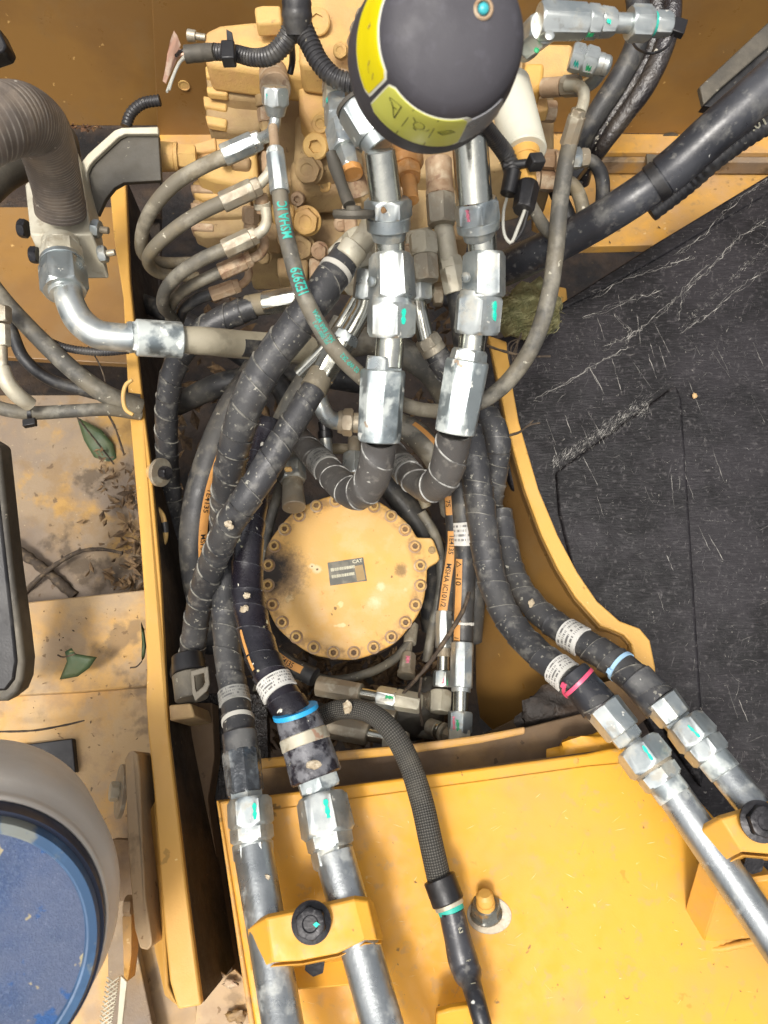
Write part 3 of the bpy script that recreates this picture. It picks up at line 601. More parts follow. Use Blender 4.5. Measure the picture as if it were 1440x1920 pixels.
# ---- two big front hoses A and B
def front(label, items_pts):
    pass
t, pa = hose('hydraulic_hose', 'thick grey hose hooking left over the round motor cover, under the left bright ferrule', 'front hoses with bright fittings', [(712, 822, .96, 66), (707, 860, .98, 67), (694, 905, 1.01, 67), (668, 925, 1.06, 64), (636, 905, 1.12, 58), (605, 870, 1.19, 52), (578, 842, 1.25, 50), (550, 812, 1.3, 48)], GUARDG, 'guard', pitch=.05, h=.0012)
patch('printed_label', pa, pa.L * .60, pa.L * .70, -1.3, 1.5, .0016, LABELG, t)
fit(t, (720, 668, .93), (711, 828, .955), [('hex', 0, 36, 66, 70, ZINC), ('fer', 24, 160, 82, 80, ZINCB)], off=.1)
fit(t, (734, 610, .92), (728, 690, .93), [('pipe', 0, 80, 54, 54, CHROME)])
fit(t, (734, 555, .905), (733, 634, .92), [('ring', -2, 16, 78, 84, ZINC), ('hex', 10, 76, 88, 88, ZINC)], off=.25)
mark(t, (734, 555, .905), (733, 634, .92), 36, 9, 30, 88, TEAL, 24)
fit(t, (733, 478, .90), (736, 560, .905), [('hexb', 0, 86, 78, 84, ZINC, 'elbow_body')], off=.55)
lathe('drilled_plug', P(699, 528, .885), P(690, 528, .88), [(0, .006, 'c', 1), (.004, .006, 'c', 1), (.005, .004, 'c', 1)], ZINC, t, seg=20)
fit(t, (730, 425, .88), (732, 490, .9), [('pipe', 0, 65, 56, 56, CHROME)])
fit(t, (727, 372, .86), (729, 448, .885), [('hex', 0, 38, 84, 84, ZINC), ('cyl', 34, 60, 84, 82, ZINC), ('cyl', 56, 80, 70, 60, ZINC)], off=.5)
lump('rust_spot', 719, 394, .835, .0035, .004, .0015, RUSTY, t, 6, .6, 9)
fit(t, (712, 282, .83), (724, 380, .86), [('pipe', 0, 98, 58, 64, CHROME)])
t2, pb = hose('hydraulic_hose', 'thick grey hose hooking left in front of the motor, under the right bright ferrule', 'front hoses with bright fittings', [(853, 808, .96, 66), (846, 846, .98, 67), (832, 892, 1.01, 66), (806, 913, 1.06, 60), (780, 902, 1.1, 55), (755, 875, 1.16, 52), (735, 850, 1.22, 50)], GUARDG, 'guard', pitch=.05)
patch('printed_label', pb, pb.L * .66, pb.L * .78, -1.3, 1.5, .0016, LABELG, t2)
fit(t2, (881, 655, .93), (853, 812, .955), [('hex', 0, 30, 64, 68, ZINC), ('fer', 20, 159, 82, 78, ZINCB)], off=.3)
fit(t2, (890, 600, .92), (881, 676, .93), [('pipe', 0, 76, 50, 50, CHROME)])
fit(t2, (900, 548, .905), (893, 626, .92), [('ring', -4, 14, 74, 80, ZINC), ('hex', 6, 78, 86, 86, ZINC)], off=.15)
mark(t2, (900, 548, .905), (893, 626, .92), 32, 7, 44, 86, TEAL, 34)
fit(t2, (908, 474, .895), (907, 556, .905), [('hexb', 0, 84, 76, 78, ZINC, 'elbow_body')], off=.75)
lathe('drilled_plug', P(876, 520, .88), P(866, 521, .875), [(0, .006, 'c', 1), (.004, .006, 'c', 1), (.005, .004, 'c', 1)], ZINC, t2, seg=20)
fit(t2, (902, 425, .88), (906, 486, .895), [('pipe', 0, 62, 54, 54, CHROME)])
fit(t2, (892, 374, .86), (899, 446, .885), [('hex', 0, 44, 80, 82, ZINC), ('cyl', 40, 58, 82, 80, ZINC), ('cyl', 54, 76, 66, 58, ZINC)], off=.2)
mark(t2, (892, 374, .86), (899, 446, .885), 18, 5, 22, 82, PINK, -18)
fit(t2, (879, 240, .83), (890, 385, .86), [('pipe', 0, 145, 66, 70, CHROME)])
# ---- spiral guard hoses on the left
t, pa = hose('hydraulic_hose', 'long black spiral-wrapped hose from the bent tan pipe to the leftmost boom pipe', G1, [(652, 478, .98, 58), (628, 512, .97, 63), (590, 565, .96, 66), (545, 625, .97, 68), (500, 685, .98, 66), (466, 750, .99, 64), (441, 830, 1.02, 60), (424, 920, 1.07, 56), (418, 1010, 1.13, 50), (421, 1090, 1.12, 50), (422, 1150, 1.1, 50), (428, 1230, 1.07, 52), (438, 1300, 1.04, 54), (446, 1350, 1.01, 58), (450, 1386, .99, 60)], GUARD, 'guard')
patch('printed_label', pa, pa.L * .905, pa.L * .935, -1.4, 1.4, .0018, LABELG, t)
tube('pale_band', pa, WTIE, t, seg=28, off=.0012, s0=.028, s1=.035, step=.002)
tie(t, pa, pa.L * .965, WTIE, .006, head=False)
elbowtube(t, [(700, 395, 1.0, 36), (694, 425, .99, 40), (678, 455, .98, 43), (655, 482, .98, 44)], LGREY)
fit(t, (668, 462, .97), (643, 494, .97), [('cyl', 0, 30, 54, 54, LGREY)])
fit(t, (448, 1372, .99), (462, 1500, .95), [('cyl', 0, 44, 64, 66, SMOOTHK, 'sleeve'), ('fer', 36, 118, 70, 66, CLEAR), ('hex', 112, 134, 62, 60, ZINC)], off=.1)
fit(t, (467, 1496, .945), (476, 1612, .915), [('hex', 0, 56, 78, 80, ZINC), ('hex', 52, 84, 76, 76, ZINC), ('hex', 82, 118, 72, 70, ZINC)], off=.4)
mark(t, (467, 1496, .945), (476, 1612, .915), 30, 6, 26, 80, TEAL, 8)
BL1 = t
t, pa = hose('hydraulic_hose', 'black spiral-wrapped hose crossing over its neighbour to the black clamp beside the left plate', G1, [(604, 700, 1.03, 44), (583, 738, 1.02, 48), (545, 800, 1.01, 52), (505, 868, 1.0, 56), (462, 935, 1.0, 57), (432, 980, 1.02, 56), (405, 1040, 1.06, 54), (382, 1100, 1.1, 50), (368, 1165, 1.14, 48), (359, 1230, 1.16, 48), (352, 1275, 1.18, 50)], GUARD, 'guard')
tube('bare_hose_end', pa, RUBT, t, seg=24, off=.0018, s0=0, s1=.028)
lump('mud_splat', 428, 982, .985, .006, .0045, .002, MUD, t, 6, .8, 21)
lump('mud_splat', 433, 988, .985, .004, .0035, .002, MUD, t, 6, .8, 22)
fit(t, (648, 628, 1.03), (602, 708, 1.03), [('hex', -4, 16, 50, 54, ZINC), ('fer', 12, 92, 52, 50, CHROME)])
elbowtube(t, [(686, 535, 1.03, 32), (683, 575, 1.03, 34), (668, 605, 1.03, 35), (650, 635, 1.03, 35)], CHROME)
fit(t, (688, 505, 1.02), (684, 562, 1.03), [('hex', 0, 56, 46, 46, ZINC)], off=.2)
fit(t, (668, 440, 1.05), (690, 510, 1.04), [('hexb', 0, 74, 60, 56, LGREY, 'elbow_body')], off=.6)
fit(t, (353, 1262, 1.15), (352, 1300, 1.17), [('cyl', -24, 0, 60, 68, BLK, 'rubber_boot')])
t, pa = hose('hydraulic_hose', 'shiny black spiral-wrapped hose with cream mud spots left of the round motor cover', G1, [(505, 790, 1.2, 40), (492, 850, 1.18, 48), (478, 920, 1.15, 54), (466, 1000, 1.12, 58), (463, 1080, 1.1, 60), (470, 1150, 1.07, 62), (490, 1225, 1.03, 64), (520, 1290, 1.0, 66), (546, 1332, .98, 70), (556, 1350, .975, 72)], GUARDK, 'guard', pitch=.038)
patch('printed_label', pa, pa.L * .87, pa.L * .92, -1.4, 1.4, .0018, LABEL, t)
for q, (x, y) in enumerate(((456, 1143), (461, 1140), (462, 1165), (476, 1206), (463, 1117))): lump('mud_splat', x, y, 1.045, .005, .0042, .002, MUD, t, 6, .9, 30 + q)
patch('yellow_stripe', pa, pa.L * .70, pa.L * .83, -.95, -.75, .0005, ORSTR, t)
fit(t, (556, 1338, .975), (600, 1478, .945), [('cyl', 0, 46, 82, 88, GUARDK, 'black_sleeve'), ('cyl', 40, 64, 92, 94, LGREY, 'pale_band'), ('cyl', 60, 128, 92, 98, GUARDK, 'black_sleeve'), ('hex', 118, 152, 78, 78, ZINCB)], off=.1)
lump('mud_splat', 588, 1434, .905, .009, .006, .003, MUD, t, 6, .6, 41)
fit(t, (553, 1330, .97), (556, 1340, .97), [('cyl', 0, 9, 87, 87, CYAN, 'cyan_tie')])
fit(t, (598, 1465, .945), (606, 1515, .935), [('pipe', 0, 50, 54, 54, PIPE)])
fit(t, (602, 1492, .94), (628, 1628, .9), [('hex', 0, 78, 92, 96, ZINC), ('hex', 72, 104, 84, 82, ZINC), ('hex', 100, 136, 76, 74, ZINC)], off=.35)
mark(t, (602, 1492, .94), (628, 1628, .9), 34, 9, 30, 94, TEAL, 6)
t, pa = hose('hydraulic_hose', 'black spiral-wrapped hose bending down from a horizontal ferrule beside the left plate', G1, [(475, 575, 1.17, 46), (440, 588, 1.17, 48), (395, 610, 1.17, 48), (352, 645, 1.18, 47), (325, 695, 1.2, 45), (313, 760, 1.23, 43), (313, 840, 1.28, 42), (320, 930, 1.34, 41), (328, 1030, 1.38, 42), (338, 1130, 1.38, 44)], GUARD, 'guard')
fit(t, (560, 558, 1.15), (466, 574, 1.17), [('fer', 0, 64, 46, 46, CHROME), ('cyl', 60, 98, 40, 41, RUBT, 'bare_hose_end')])
t, pa = hose('hydraulic_hose', 'plain dark hose with an orange printed stripe left of the wrapped hoses', 'dark hoses with an orange printed stripe', [(480, 690, 1.3, 50), (432, 770, 1.28, 54), (398, 850, 1.26, 56), (374, 930, 1.25, 56), (364, 1010, 1.26, 56), (368, 1080, 1.28, 54), (382, 1150, 1.3, 52), (400, 1210, 1.34, 50)], RUB)
pa2 = pa
patch('orange_stripe', pa, pa.L * .28, pa.L * .67, .28, .95, .0006, ORSTR, t, nv=6)
text_on(pa, pa.L * .30, .017, '-10', .6, INK, t)
text_on(pa, pa.L * .44, .013, '1E4135', .6, INK, t)
text_on(pa, pa.L * .575, .013, 'MSHA IC', .6, INK, t)
# ---- right-hand pair
t, pa = hose('hydraulic_hose', 'nearer of the two black spiral-wrapped hoses curving to the lower right, with the pink tie', G1, [(880, 800, 1.17, 46), (888, 860, 1.16, 54), (898, 930, 1.15, 57), (908, 1010, 1.13, 56), (922, 1085, 1.11, 55), (950, 1155, 1.08, 54), (998, 1215, 1.04, 54), (1050, 1258, 1.0, 58), (1092, 1292, .97, 62), (1130, 1330, .95, 66)], GUARD, 'guard')
patch('printed_label', pa, pa.L * .835, pa.L * .885, -1.4, 1.4, .0018, LABEL, t)
fit(t, (1072, 1262, .98), (1140, 1345, .95), [('cyl', 0, 84, 66, 72, SMOOTHK, 'black_sleeve')])
tie(t, pa, pa.L * .905, PINKT, .005, ha=-.5)
fit(t, (1082, 1276, .975), (1090, 1284, .973), [('cyl', 0, 8, 72, 72, PINKT, 'cable_tie')])
fit(t, (1128, 1322, .95), (1182, 1390, .93), [('fer', 0, 66, 72, 70, ZINC), ('hex', 62, 88, 58, 56, ZINC)], off=.1)
fit(t, (1176, 1382, .93), (1200, 1412, .92), [('pipe', 0, 40, 42, 42, PIPE)])
fit(t, (1192, 1396, .925), (1266, 1494, .89), [('hex', 0, 56, 88, 90, ZINC), ('ring', 52, 62, 78, 78, ZINCD), ('hex', 60, 92, 78, 76, ZINC), ('cyl', 90, 122, 66, 66, ZINCB)], off=.3)
mark(t, (1192, 1396, .925), (1266, 1494, .89), 30, 7, 26, 90, TEAL, 8)
t, pa = hose('hydraulic_hose', 'farther of the two spiral-wrapped hoses curving to the lower right, with pale blue tie', G1, [(938, 960, 1.2, 44), (948, 1020, 1.18, 46), (965, 1082, 1.15, 48), (1000, 1136, 1.11, 50), (1050, 1178, 1.07, 53), (1105, 1212, 1.03, 56), (1155, 1243, 1.0, 60), (1205, 1285, .97, 64), (1240, 1318, .95, 66)], GUARD, 'guard')
patch('printed_label', pa, pa.L * .60, pa.L * .68, -1.4, 1.4, .0018, LABEL, t)
lump('mud_splat', 996, 1131, 1.09, .005, .006, .002, MUD, t, 6, .7, 50)
tie(t, pa, pa.L * .83, PALEB, .005, ha=-.6)
fit(t, (1185, 1262, .98), (1246, 1330, .95), [('cyl', 8, 86, 66, 72, SMOOTHK, 'black_sleeve')])
fit(t, (1236, 1310, .95), (1290, 1378, .93), [('fer', 0, 50, 70, 66, ZINC), ('hex', 46, 70, 54, 52, ZINC), ('pipe', 66, 92, 40, 40, CHROME)], off=.2)
fit(t, (1280, 1352, .93), (1362, 1452, .89), [('hex', 0, 54, 76, 80, ZINC), ('hex', 52, 90, 76, 74, ZINC), ('cyl', 88, 128, 62, 62, ZINCB)], off=.4)
mark(t, (1280, 1352, .93), (1362, 1452, .89), 34, 6, 26, 80, TEAL, 4)
t, pa = hose('hydraulic_hose', 'black spiral-wrapped hose humped up tightly against the curved plate at mid right', G1, [(862, 720, 1.24, 34), (885, 752, 1.22, 40), (915, 782, 1.2, 46), (932, 825, 1.19, 50), (930, 880, 1.2, 46), (922, 950, 1.22, 42), (930, 1030, 1.25, 40)], GUARD, 'guard', pitch=.022)
# hose under the pair
hose('hydraulic_hose', 'dark wrapped hose hidden behind the right-hand pair below the right ferrule', G1, [(905, 770, 1.28, 40), (900, 850, 1.28, 44), (905, 950, 1.28, 46), (925, 1060, 1.27, 46), (945, 1130, 1.24, 42), (980, 1190, 1.2, 38)], GUARD, 'guard')
# ---- orange-striped hoses to the fittings by the cross plate
GO = 'dark hoses with an orange printed stripe'
t, pa = hose('hydraulic_hose', 'slim dark hose with orange stripe ending in the left of two upright ferrules', GO, [(845, 905, 1.3, 30), (850, 960, 1.3, 32), (852, 1020, 1.3, 32), (842, 1090, 1.29, 32), (833, 1155, 1.28, 31)], RUB)
patch('orange_stripe', pa, pa.L * .10, pa.L * .24, -1.0, -.1, .0006, ORSTR, t, nv=6)
text_on(pa, pa.L * .13, .013, '75', -.55, INK, t)
patch('orange_stripe', pa, pa.L * .36, pa.L * .99, -.85, .25, .0006, ORSTR, t, nv=6)
text_on(pa, pa.L * .40, .0125, '1E4135', -.3, INK, t)
text_on(pa, pa.L * .62, .0125, 'MSHA IC', -.3, INK, t)
text_on(pa, pa.L * .83, .0125, '101/2', -.3, INK, t)
fit(t, (833, 1146, 1.28), (830, 1282, 1.25), [('fer', 0, 70, 32, 31, ZINC), ('cyl', 68, 86, 26, 28, ZINCD), ('pipe', 84, 112, 23, 23, CHROME), ('hex', 112, 142, 35, 36, ZINC)], off=.3)
fit(t, (826, 1300, 1.25), (824, 1350, 1.23), [('hexb', -4, 36, 42, 40, LGREY, 'elbow_body')], off=.1)
fit(t, (838, 1318, 1.25), (790, 1312, 1.28), [('hexb', 0, 20, 36, 34, LGREY), ('ring', 20, 27, 40, 40, ZINCD), ('ring', 29, 35, 36, 36, ZINCD), ('cyl', 35, 50, 30, 30, ZINCD)], off=.2)
mark(t, (833, 1146, 1.28), (830, 1282, 1.25), 134, 5, 12, 35, GREENM, 8); mark(t, (833, 1146, 1.28), (830, 1282, 1.25), 130, 4, 14, 35, PINK, 2)
t, pa = hose('hydraulic_hose', 'thicker dark hose with orange stripe and white label ending in the right upright ferrule', GO, [(862, 905, 1.24, 36), (868, 960, 1.24, 40), (872, 1020, 1.24, 41), (871, 1100, 1.24, 40), (868, 1170, 1.24, 39), (867, 1215, 1.24, 39)], RUB)
patch('orange_stripe', pa, pa.L * .46, pa.L * .99, -.95, -.25, .0006, ORSTR, t, nv=6)
text_on(pa, pa.L * .47, .0125, '\u25b3', -.6, INK, t)
text_on(pa, pa.L * .55, .015, '-10', -.6, INK, t)
text_on(pa, pa.L * .93, .012, '1E4', -.6, INK, t)
patch('printed_label', pa, pa.L * .24, pa.L * .38, -1.2, 1.35, .0012, LABEL, t)
tie(t, pa, pa.L * .845, WTIE, .004, ha=.8)
fit(t, (867, 1205, 1.23), (862, 1372, 1.19), [('fer', 0, 86, 43, 43, ZINC), ('cyl', 84, 94, 36, 36, ZINC), ('pipe', 92, 136, 28, 28, CHROME), ('hex', 130, 170, 44, 44, ZINC)], off=.25)
fit(t, (861, 1366, 1.19), (860, 1410, 1.18), [('hexb', 0, 36, 42, 42, LGREY, 'elbow_body')], off=.1)
fit(t, (856, 1384, 1.2), (798, 1358, 1.25), [('hexb', 0, 20, 30, 28, ZINCD), ('ring', 22, 28, 36, 36, ZINCD), ('ring', 31, 36, 34, 34, CHROME), ('cyl', 38, 56, 32, 30, ZINCD)], off=.2)
mark(t, (867, 1205, 1.23), (862, 1372, 1.19), 156, 5, 22, 44, GREENM, -4); mark(t, (867, 1205, 1.23), (862, 1372, 1.19), 152, 4, 22, 44, PINK, -12)
t, pa = hose('hydraulic_hose', 'dark hose with an orange stripe arching behind the right bright ferrule', GO, [(735, 790, 1.3, 44), (775, 812, 1.29, 50), (812, 850, 1.28, 50), (836, 900, 1.3, 44), (845, 960, 1.34, 38)], RUBG)
patch('orange_stripe', pa, pa.L * .18, pa.L * .95, .45, .85, .0006, ORSTR, t, nv=4)
t, pa = hose('hydraulic_hose', 'smooth dark hose running straight down between the striped hoses and the wrapped pair', 'plain dark hoses in the bay', [(885, 940, 1.3, 34), (893, 1040, 1.3, 40), (890, 1120, 1.3, 40), (884, 1200, 1.32, 40)], RUB)
# lower fittings left of cross plate
t, pa = hose('hydraulic_hose', 'steel ended hose lying under the motor cover, upper of the two pointing right', 'steel ended hoses lying below the motor', [(500, 1215, 1.28, 30), (540, 1245, 1.27, 34), (590, 1270, 1.25, 36)], RUB)
patch('orange_stripe', pa, pa.L * .1, pa.L * .8, -.3, .5, .0006, ORSTR, t); text_on(pa, pa.L * .3, .012, '1E4135', .1, INK, t)
fit(t, (596, 1286, 1.25), (780, 1318, 1.2), [('fer', 0, 84, 40, 38, ZINCD), ('pipe', 82, 120, 22, 22, CHROME), ('hex', 116, 152, 38, 38, ZINC), ('hexb', 150, 196, 38, 36, LGREY)], off=.4)
mark(t, (596, 1286, 1.25), (780, 1318, 1.2), 142, 8, 14, 38, GREENM, 2)
t, pa = hose('hydraulic_hose', 'steel ended hose lying against the cross plate, lower of the two pointing right', 'steel ended hoses lying below the motor', [(500, 1300, 1.2, 34), (560, 1330, 1.2, 38), (615, 1360, 1.2, 40)], RUB)
fit(t, (608, 1358, 1.2), (790, 1400, 1.16), [('fer', 0, 86, 46, 42, ZINCD), ('pipe', 84, 120, 24, 24, CHROME), ('hex', 118, 160, 42, 40, LGREY)], off=.2)
for lb, pts, m_ in (('thin dark hose threading between the lower steel fittings and the motor cover', [(560, 1255, 1.32, 16), (620, 1275, 1.3, 17), (690, 1262, 1.3, 17), (740, 1235, 1.32, 16), (770, 1200, 1.34, 14)], RUBG),
        ('thin dark hose dropping beside the right edge of the motor cover', [(790, 960, 1.36, 18), (818, 1010, 1.36, 19), (828, 1090, 1.36, 19), (812, 1170, 1.36, 18), (800, 1240, 1.36, 18)], RUBG),
        ('thin dusty hose lying low across the corner under the lower ferrules', [(480, 1290, 1.34, 20), (560, 1318, 1.3, 20), (680, 1345, 1.29, 20), (780, 1372, 1.28, 20), (850, 1380, 1.28, 18)], RUBG),
        ('thin hose climbing between the wrapped hoses left of the motor cover', [(535, 860, 1.35, 18), (520, 930, 1.35, 18), (500, 1010, 1.36, 18), (496, 1110, 1.36, 18)], RUBG),
        ('thin hose arching above the motor cover behind the grey front hoses', [(560, 860, 1.37, 20), (620, 842, 1.36, 20), (700, 850, 1.36, 20), (770, 890, 1.37, 20), (800, 950, 1.38, 20)], RUBT)):
    hose('hydraulic_hose', lb, 'thin hoses around the motor', pts, m_)
t = thing('tee_fitting', 'stained steel tee fitting wedged low between the two lower ferrules', 'fitting', P(700, 1335, 1.25))
fit(t, (660, 1328, 1.27), (742, 1345, 1.25), [('hex', 0, 26, 30, 30, ZINCD), ('cyl', 26, 56, 24, 24, LGREY), ('hex', 56, 84, 30, 30, ZINCD)], off=.2)
fit(t, (703, 1336, 1.26), (712, 1300, 1.27), [('cyl', 0, 14, 22, 22, LGREY), ('hex', 14, 34, 28, 28, ZINCD)])
# small sensor fitting under right of cover
t = thing('grease_fitting', 'small upright steel fitting with red mark under the right edge of the motor cover', 'fitting', P(765, 1230, 1.32))
fit(t, (772, 1172, 1.36), (762, 1262, 1.3), [('cyl', 0, 36, 26, 24, ZINCD), ('pipe', 34, 58, 12, 12, ZINCD), ('hex', 56, 88, 27, 29, ZINCD), ('ring', 88, 96, 34, 34, ZINCD)])
mark(t, (772, 1172, 1.36), (762, 1262, 1.3), 72, 9, 16, 28, PINK, 0)
t = thing('pipe_union', 'stained steel casting with ribs between the lower fittings and the cross plate', 'fitting', P(790, 1350, 1.27))
lump('casting', 770, 1335, 1.29, .06, .045, .03, GREYST, t, 12, .25, 61)
lump('casting', 805, 1300, 1.3, .03, .03, .03, GREYST, t, 10, .3, 62)
# ---- thin green-print loop hose
t, pa = hose('hydraulic_hose', 'thin grey hose with green print looping behind the bright ferrules', 'thin pilot hoses', [(524, 355, .9, 31), (530, 405, .9, 31), (541, 460, .9, 31), (562, 535, .9, 31), (592, 600, .91, 32), (632, 660, .93, 32), (680, 708, .96, 31), (730, 745, 1.0, 28), (790, 768, 1.04, 27), (850, 768, 1.06, 27), (905, 752, 1.04, 29), (955, 712, 1.02, 31), (1000, 645, 1.0, 32), (1028, 560, .99, 32), (1042, 470, .98, 32), (1050, 380, .97, 32), (1062, 300, .96, 31), (1068, 270, .96, 30)], RUBG)
TEALX = TEALT
text_on(pa, .064, .0165, 'MSHA IC', .1, TEALX, t, -1, bold=.02, sx=.72)
text_on(pa, .132, .019, '1E2929', .1, TEALX, t, -1, bold=.02, sx=.58)
text_on(pa, .196, .0085, '345.7 BAR MSHA', .35, TEALX, t, -1, bold=.01, sx=.7)
text_on(pa, .194, .007, 'PSI 5000 WP 2', -.25, TEALX, t, -1, bold=.01, sx=.7)
text_on(pa, .246, .0085, '02 WP 2R2', .2, TEALX, t, -1, bold=.01, sx=.8)
text_on(pa, .29, .015, '4', .1, TEALX, t, -1, bold=.02)
fit(t, (515, 278, .9), (525, 362, .9), [('hex', 0, 18, 30, 32, ZINC), ('fer', 12, 84, 36, 38, ZINC)], off=.3)
elbowtube(t, [(512, 240, .94, 18), (514, 262, .92, 18), (516, 284, .9, 18)], RUSTZ)
fit(t, (1086, 205, .93), (1066, 270, .96), [('hex', 0, 18, 28, 28, ZINCD), ('fer', 12, 70, 33, 34, ZINCD)], off=.2)
elbowtube(t, [(1062, 160, .95, 22), (1082, 160, .94, 22), (1094, 172, .93, 22), (1094, 192, .93, 22), (1088, 210, .93, 22)], LGREY)
fit(t, (1018, 165, .98), (1088, 160, .95), [('cyl', 0, 36, 34, 34, RUSTZ), ('hex', 38, 68, 36, 36, ZINCD)], off=.3)
# ---- left curved pilot hoses
def pilot(label, pts, ferA, ferB, w, m, el, fm, nutp=None, dd=1.02):
    t, pa = hose('hydraulic_hose', label, 'thin pilot hoses', pts, m)
    d = pts[0][2]
    L_ = math.hypot(ferB[0] - ferA[0], ferB[1] - ferA[1])
    fit(t, (*ferA, d), (*ferB, d), [('hex', -2, L_ * .22, w * .85, w * .9, fm), ('fer', L_ * .16, L_, w, w, fm)], off=.2)
    elbowtube(t, el, fm if fm is not ZINCD else LGREY)
    return t
t = pilot('thin grey hose in the highest of the loops left of the control valve', [(424, 292, 1.0, 28), (380, 312, 1.0, 28), (330, 342, 1.01, 28), (290, 385, 1.03, 27), (268, 430, 1.06, 25), (268, 475, 1.1, 23), (300, 492, 1.14, 22), (360, 492, 1.18, 20)], (487, 262), (418, 292), 40, RUBT, [(517, 205, .97, 22), (515, 230, .97, 22), (508, 250, .98, 22), (482, 263, 1.0, 22)], ZINC)
fit(t, (515, 162, .95), (517, 216, .97), [('hex', 0, 36, 48, 50, ZINC), ('cone', 34, 56, 44, 34, ZINC)], off=.2)
mark(t, (515, 162, .95), (517, 216, .97), 16, 5, 10, 48, TEALT, -18)
pilot('thin grey hose in the second loop left of the control valve', [(420, 378, 1.03, 27), (370, 402, 1.03, 27), (325, 432, 1.04, 26), (288, 466, 1.06, 25), (278, 492, 1.1, 23), (300, 512, 1.14, 22), (370, 520, 1.18, 20)], (486, 348), (416, 380), 38, RUBT, [(512, 290, 1.03, 20), (506, 322, 1.03, 20), (482, 350, 1.03, 20)], ZINCD)
pilot('thin grey hose in the third loop left of the control valve, third from the top', [(424, 466, 1.06, 26), (375, 488, 1.06, 26), (335, 515, 1.07, 26), (310, 545, 1.1, 24), (306, 575, 1.14, 22), (330, 600, 1.2, 18)], (480, 440), (420, 468), 36, RUBG, [(498, 392, 1.05, 20), (500, 415, 1.05, 20), (492, 432, 1.05, 20), (474, 443, 1.06, 20)], ZINCD)
pilot('thin grey hose tucked just under the third loop left of the control valve', [(418, 508, 1.1, 22), (380, 525, 1.1, 22), (345, 545, 1.12, 22), (322, 570, 1.16, 20), (318, 610, 1.22, 17)], (470, 485), (412, 511), 32, RUBG, [(494, 445, 1.09, 18), (496, 460, 1.09, 18), (486, 478, 1.1, 18), (466, 487, 1.1, 18)], RUSTZ)
pilot('thin dim hose lowest of the stacked loops left of the control valve', [(400, 550, 1.16, 22), (372, 560, 1.16, 22), (345, 580, 1.18, 20), (335, 610, 1.24, 17)], (448, 535), (396, 553), 28, RUB, [(466, 500, 1.16, 15), (466, 518, 1.16, 15), (458, 530, 1.16, 15), (446, 537, 1.16, 15)], RUSTZ)
t = thing('adapter_stack', 'knurled tan adapters stacked under the second loop at the left of the valve', 'fitting', P(492, 390, 1.06))
fit(t, (488, 365, 1.05), (497, 412, 1.07), [('cyl', 0, 16, 26, 26, RUSTZ), ('ring', 15, 26, 32, 32, LGREY), ('cyl', 26, 34, 26, 26, RUSTZ)])
fit(t, (470, 388, 1.1), (470, 440, 1.12), [('hexb', 0, 30, 30, 30, RUSTZ), ('cyl', 30, 50, 26, 26, RUSTZ)])
# ---- braided hose on the boom
t, pa = hose('braided_hose', 'single braided black hose arching from the lower fittings over the boom plate', None, [(598, 1345, 1.03, 36), (640, 1330, 1.02, 37), (690, 1335, 1.0, 38), (732, 1368, .98, 40), (765, 1425, .97, 42), (790, 1500, .95, 44), (808, 1580, .93, 45), (826, 1660, .92, 46)], BRAID, cat='braided hose', seg=28)
lump('mud_splat', 651, 1327, .99, .006, .009, .002, MUD, t, 6, .8, 71)
fit(t, (823, 1645, .92), (848, 1712, .905), [('cyl', 0, 52, 62, 62, BLK, 'rubber_boot'), ('cyl', 48, 60, 56, 56, LGREY), ('cyl', 58, 70, 50, 50, TEALT, 'teal_ring')])
pb_ = Path([(846, 1706, .905, 48), (856, 1750, .9, 50), (868, 1800, .895, 56), (877, 1826, .885, 54), (884, 1846, .872, 38), (895, 1885, .85, 36), (906, 1925, .84, 35), (918, 1975, .83, 34)], .004)
tube('shrink_sleeve', pb_, SMOOTHK, t, seg=28)
text_on(pb_, .016, .007, '63', .35, PALE, t, bold=0); text_on(pb_, .055, .009, '14', .35, PALE, t, bold=0); text_on(pb_, .095, .008, '1', .2, PALE, t, bold=0)
# stud, nut and washer
BLKZ = M('dark_zinc_nut', '77776f', .3, .6, [('n', '8a8a84', 30, .5, .7, .6), ('n', 'B98f4a', 40, .66, .8, .7)])
t = thing('stud_and_nut', 'yellow tipped stud with dark nut on a pale washer on the boom plate', 'bolt', P(905, 1700, .95))
zb = Vector((0, 0, 1)); zc = (zb * .62 + Vector((-.12, .75, 0))).normalized()
c0 = Z(911, 1712, BH - .0005)
prism('washer', [c0 + Vector((math.cos(a) * .029 + .004, math.sin(a) * (.022) - .002, 0)) for a in [i * math.pi / 16 for i in range(32)]], zb * .0028, ZINCD, t, .0006)
lathe('flange_nut', c0 + zb * .0025, c0 + zb * .0025 + zc, [(0, .021, 'c', 1), (.002, .021, 'c', 1), (.004, .0175, 'h', 1.15), (.016, .0168, 'h', 1.13), (.0175, .0155, 'h', 1.02)], BLKZ, t, off=.3)
lathe('stud', c0 + zb * .008, c0 + zb * .008 + zc, [(0, .012, 'c', 1), (.020, .012, 'c', 1), (.0205, .0105, 'c', 1), (.0235, .0105, 'c', 1), (.024, .0115, 'c', 1), (.031, .011, 'c', 1), (.035, .0075, 'c', 1), (.0355, .001, 'c', 1)], YEL, t)
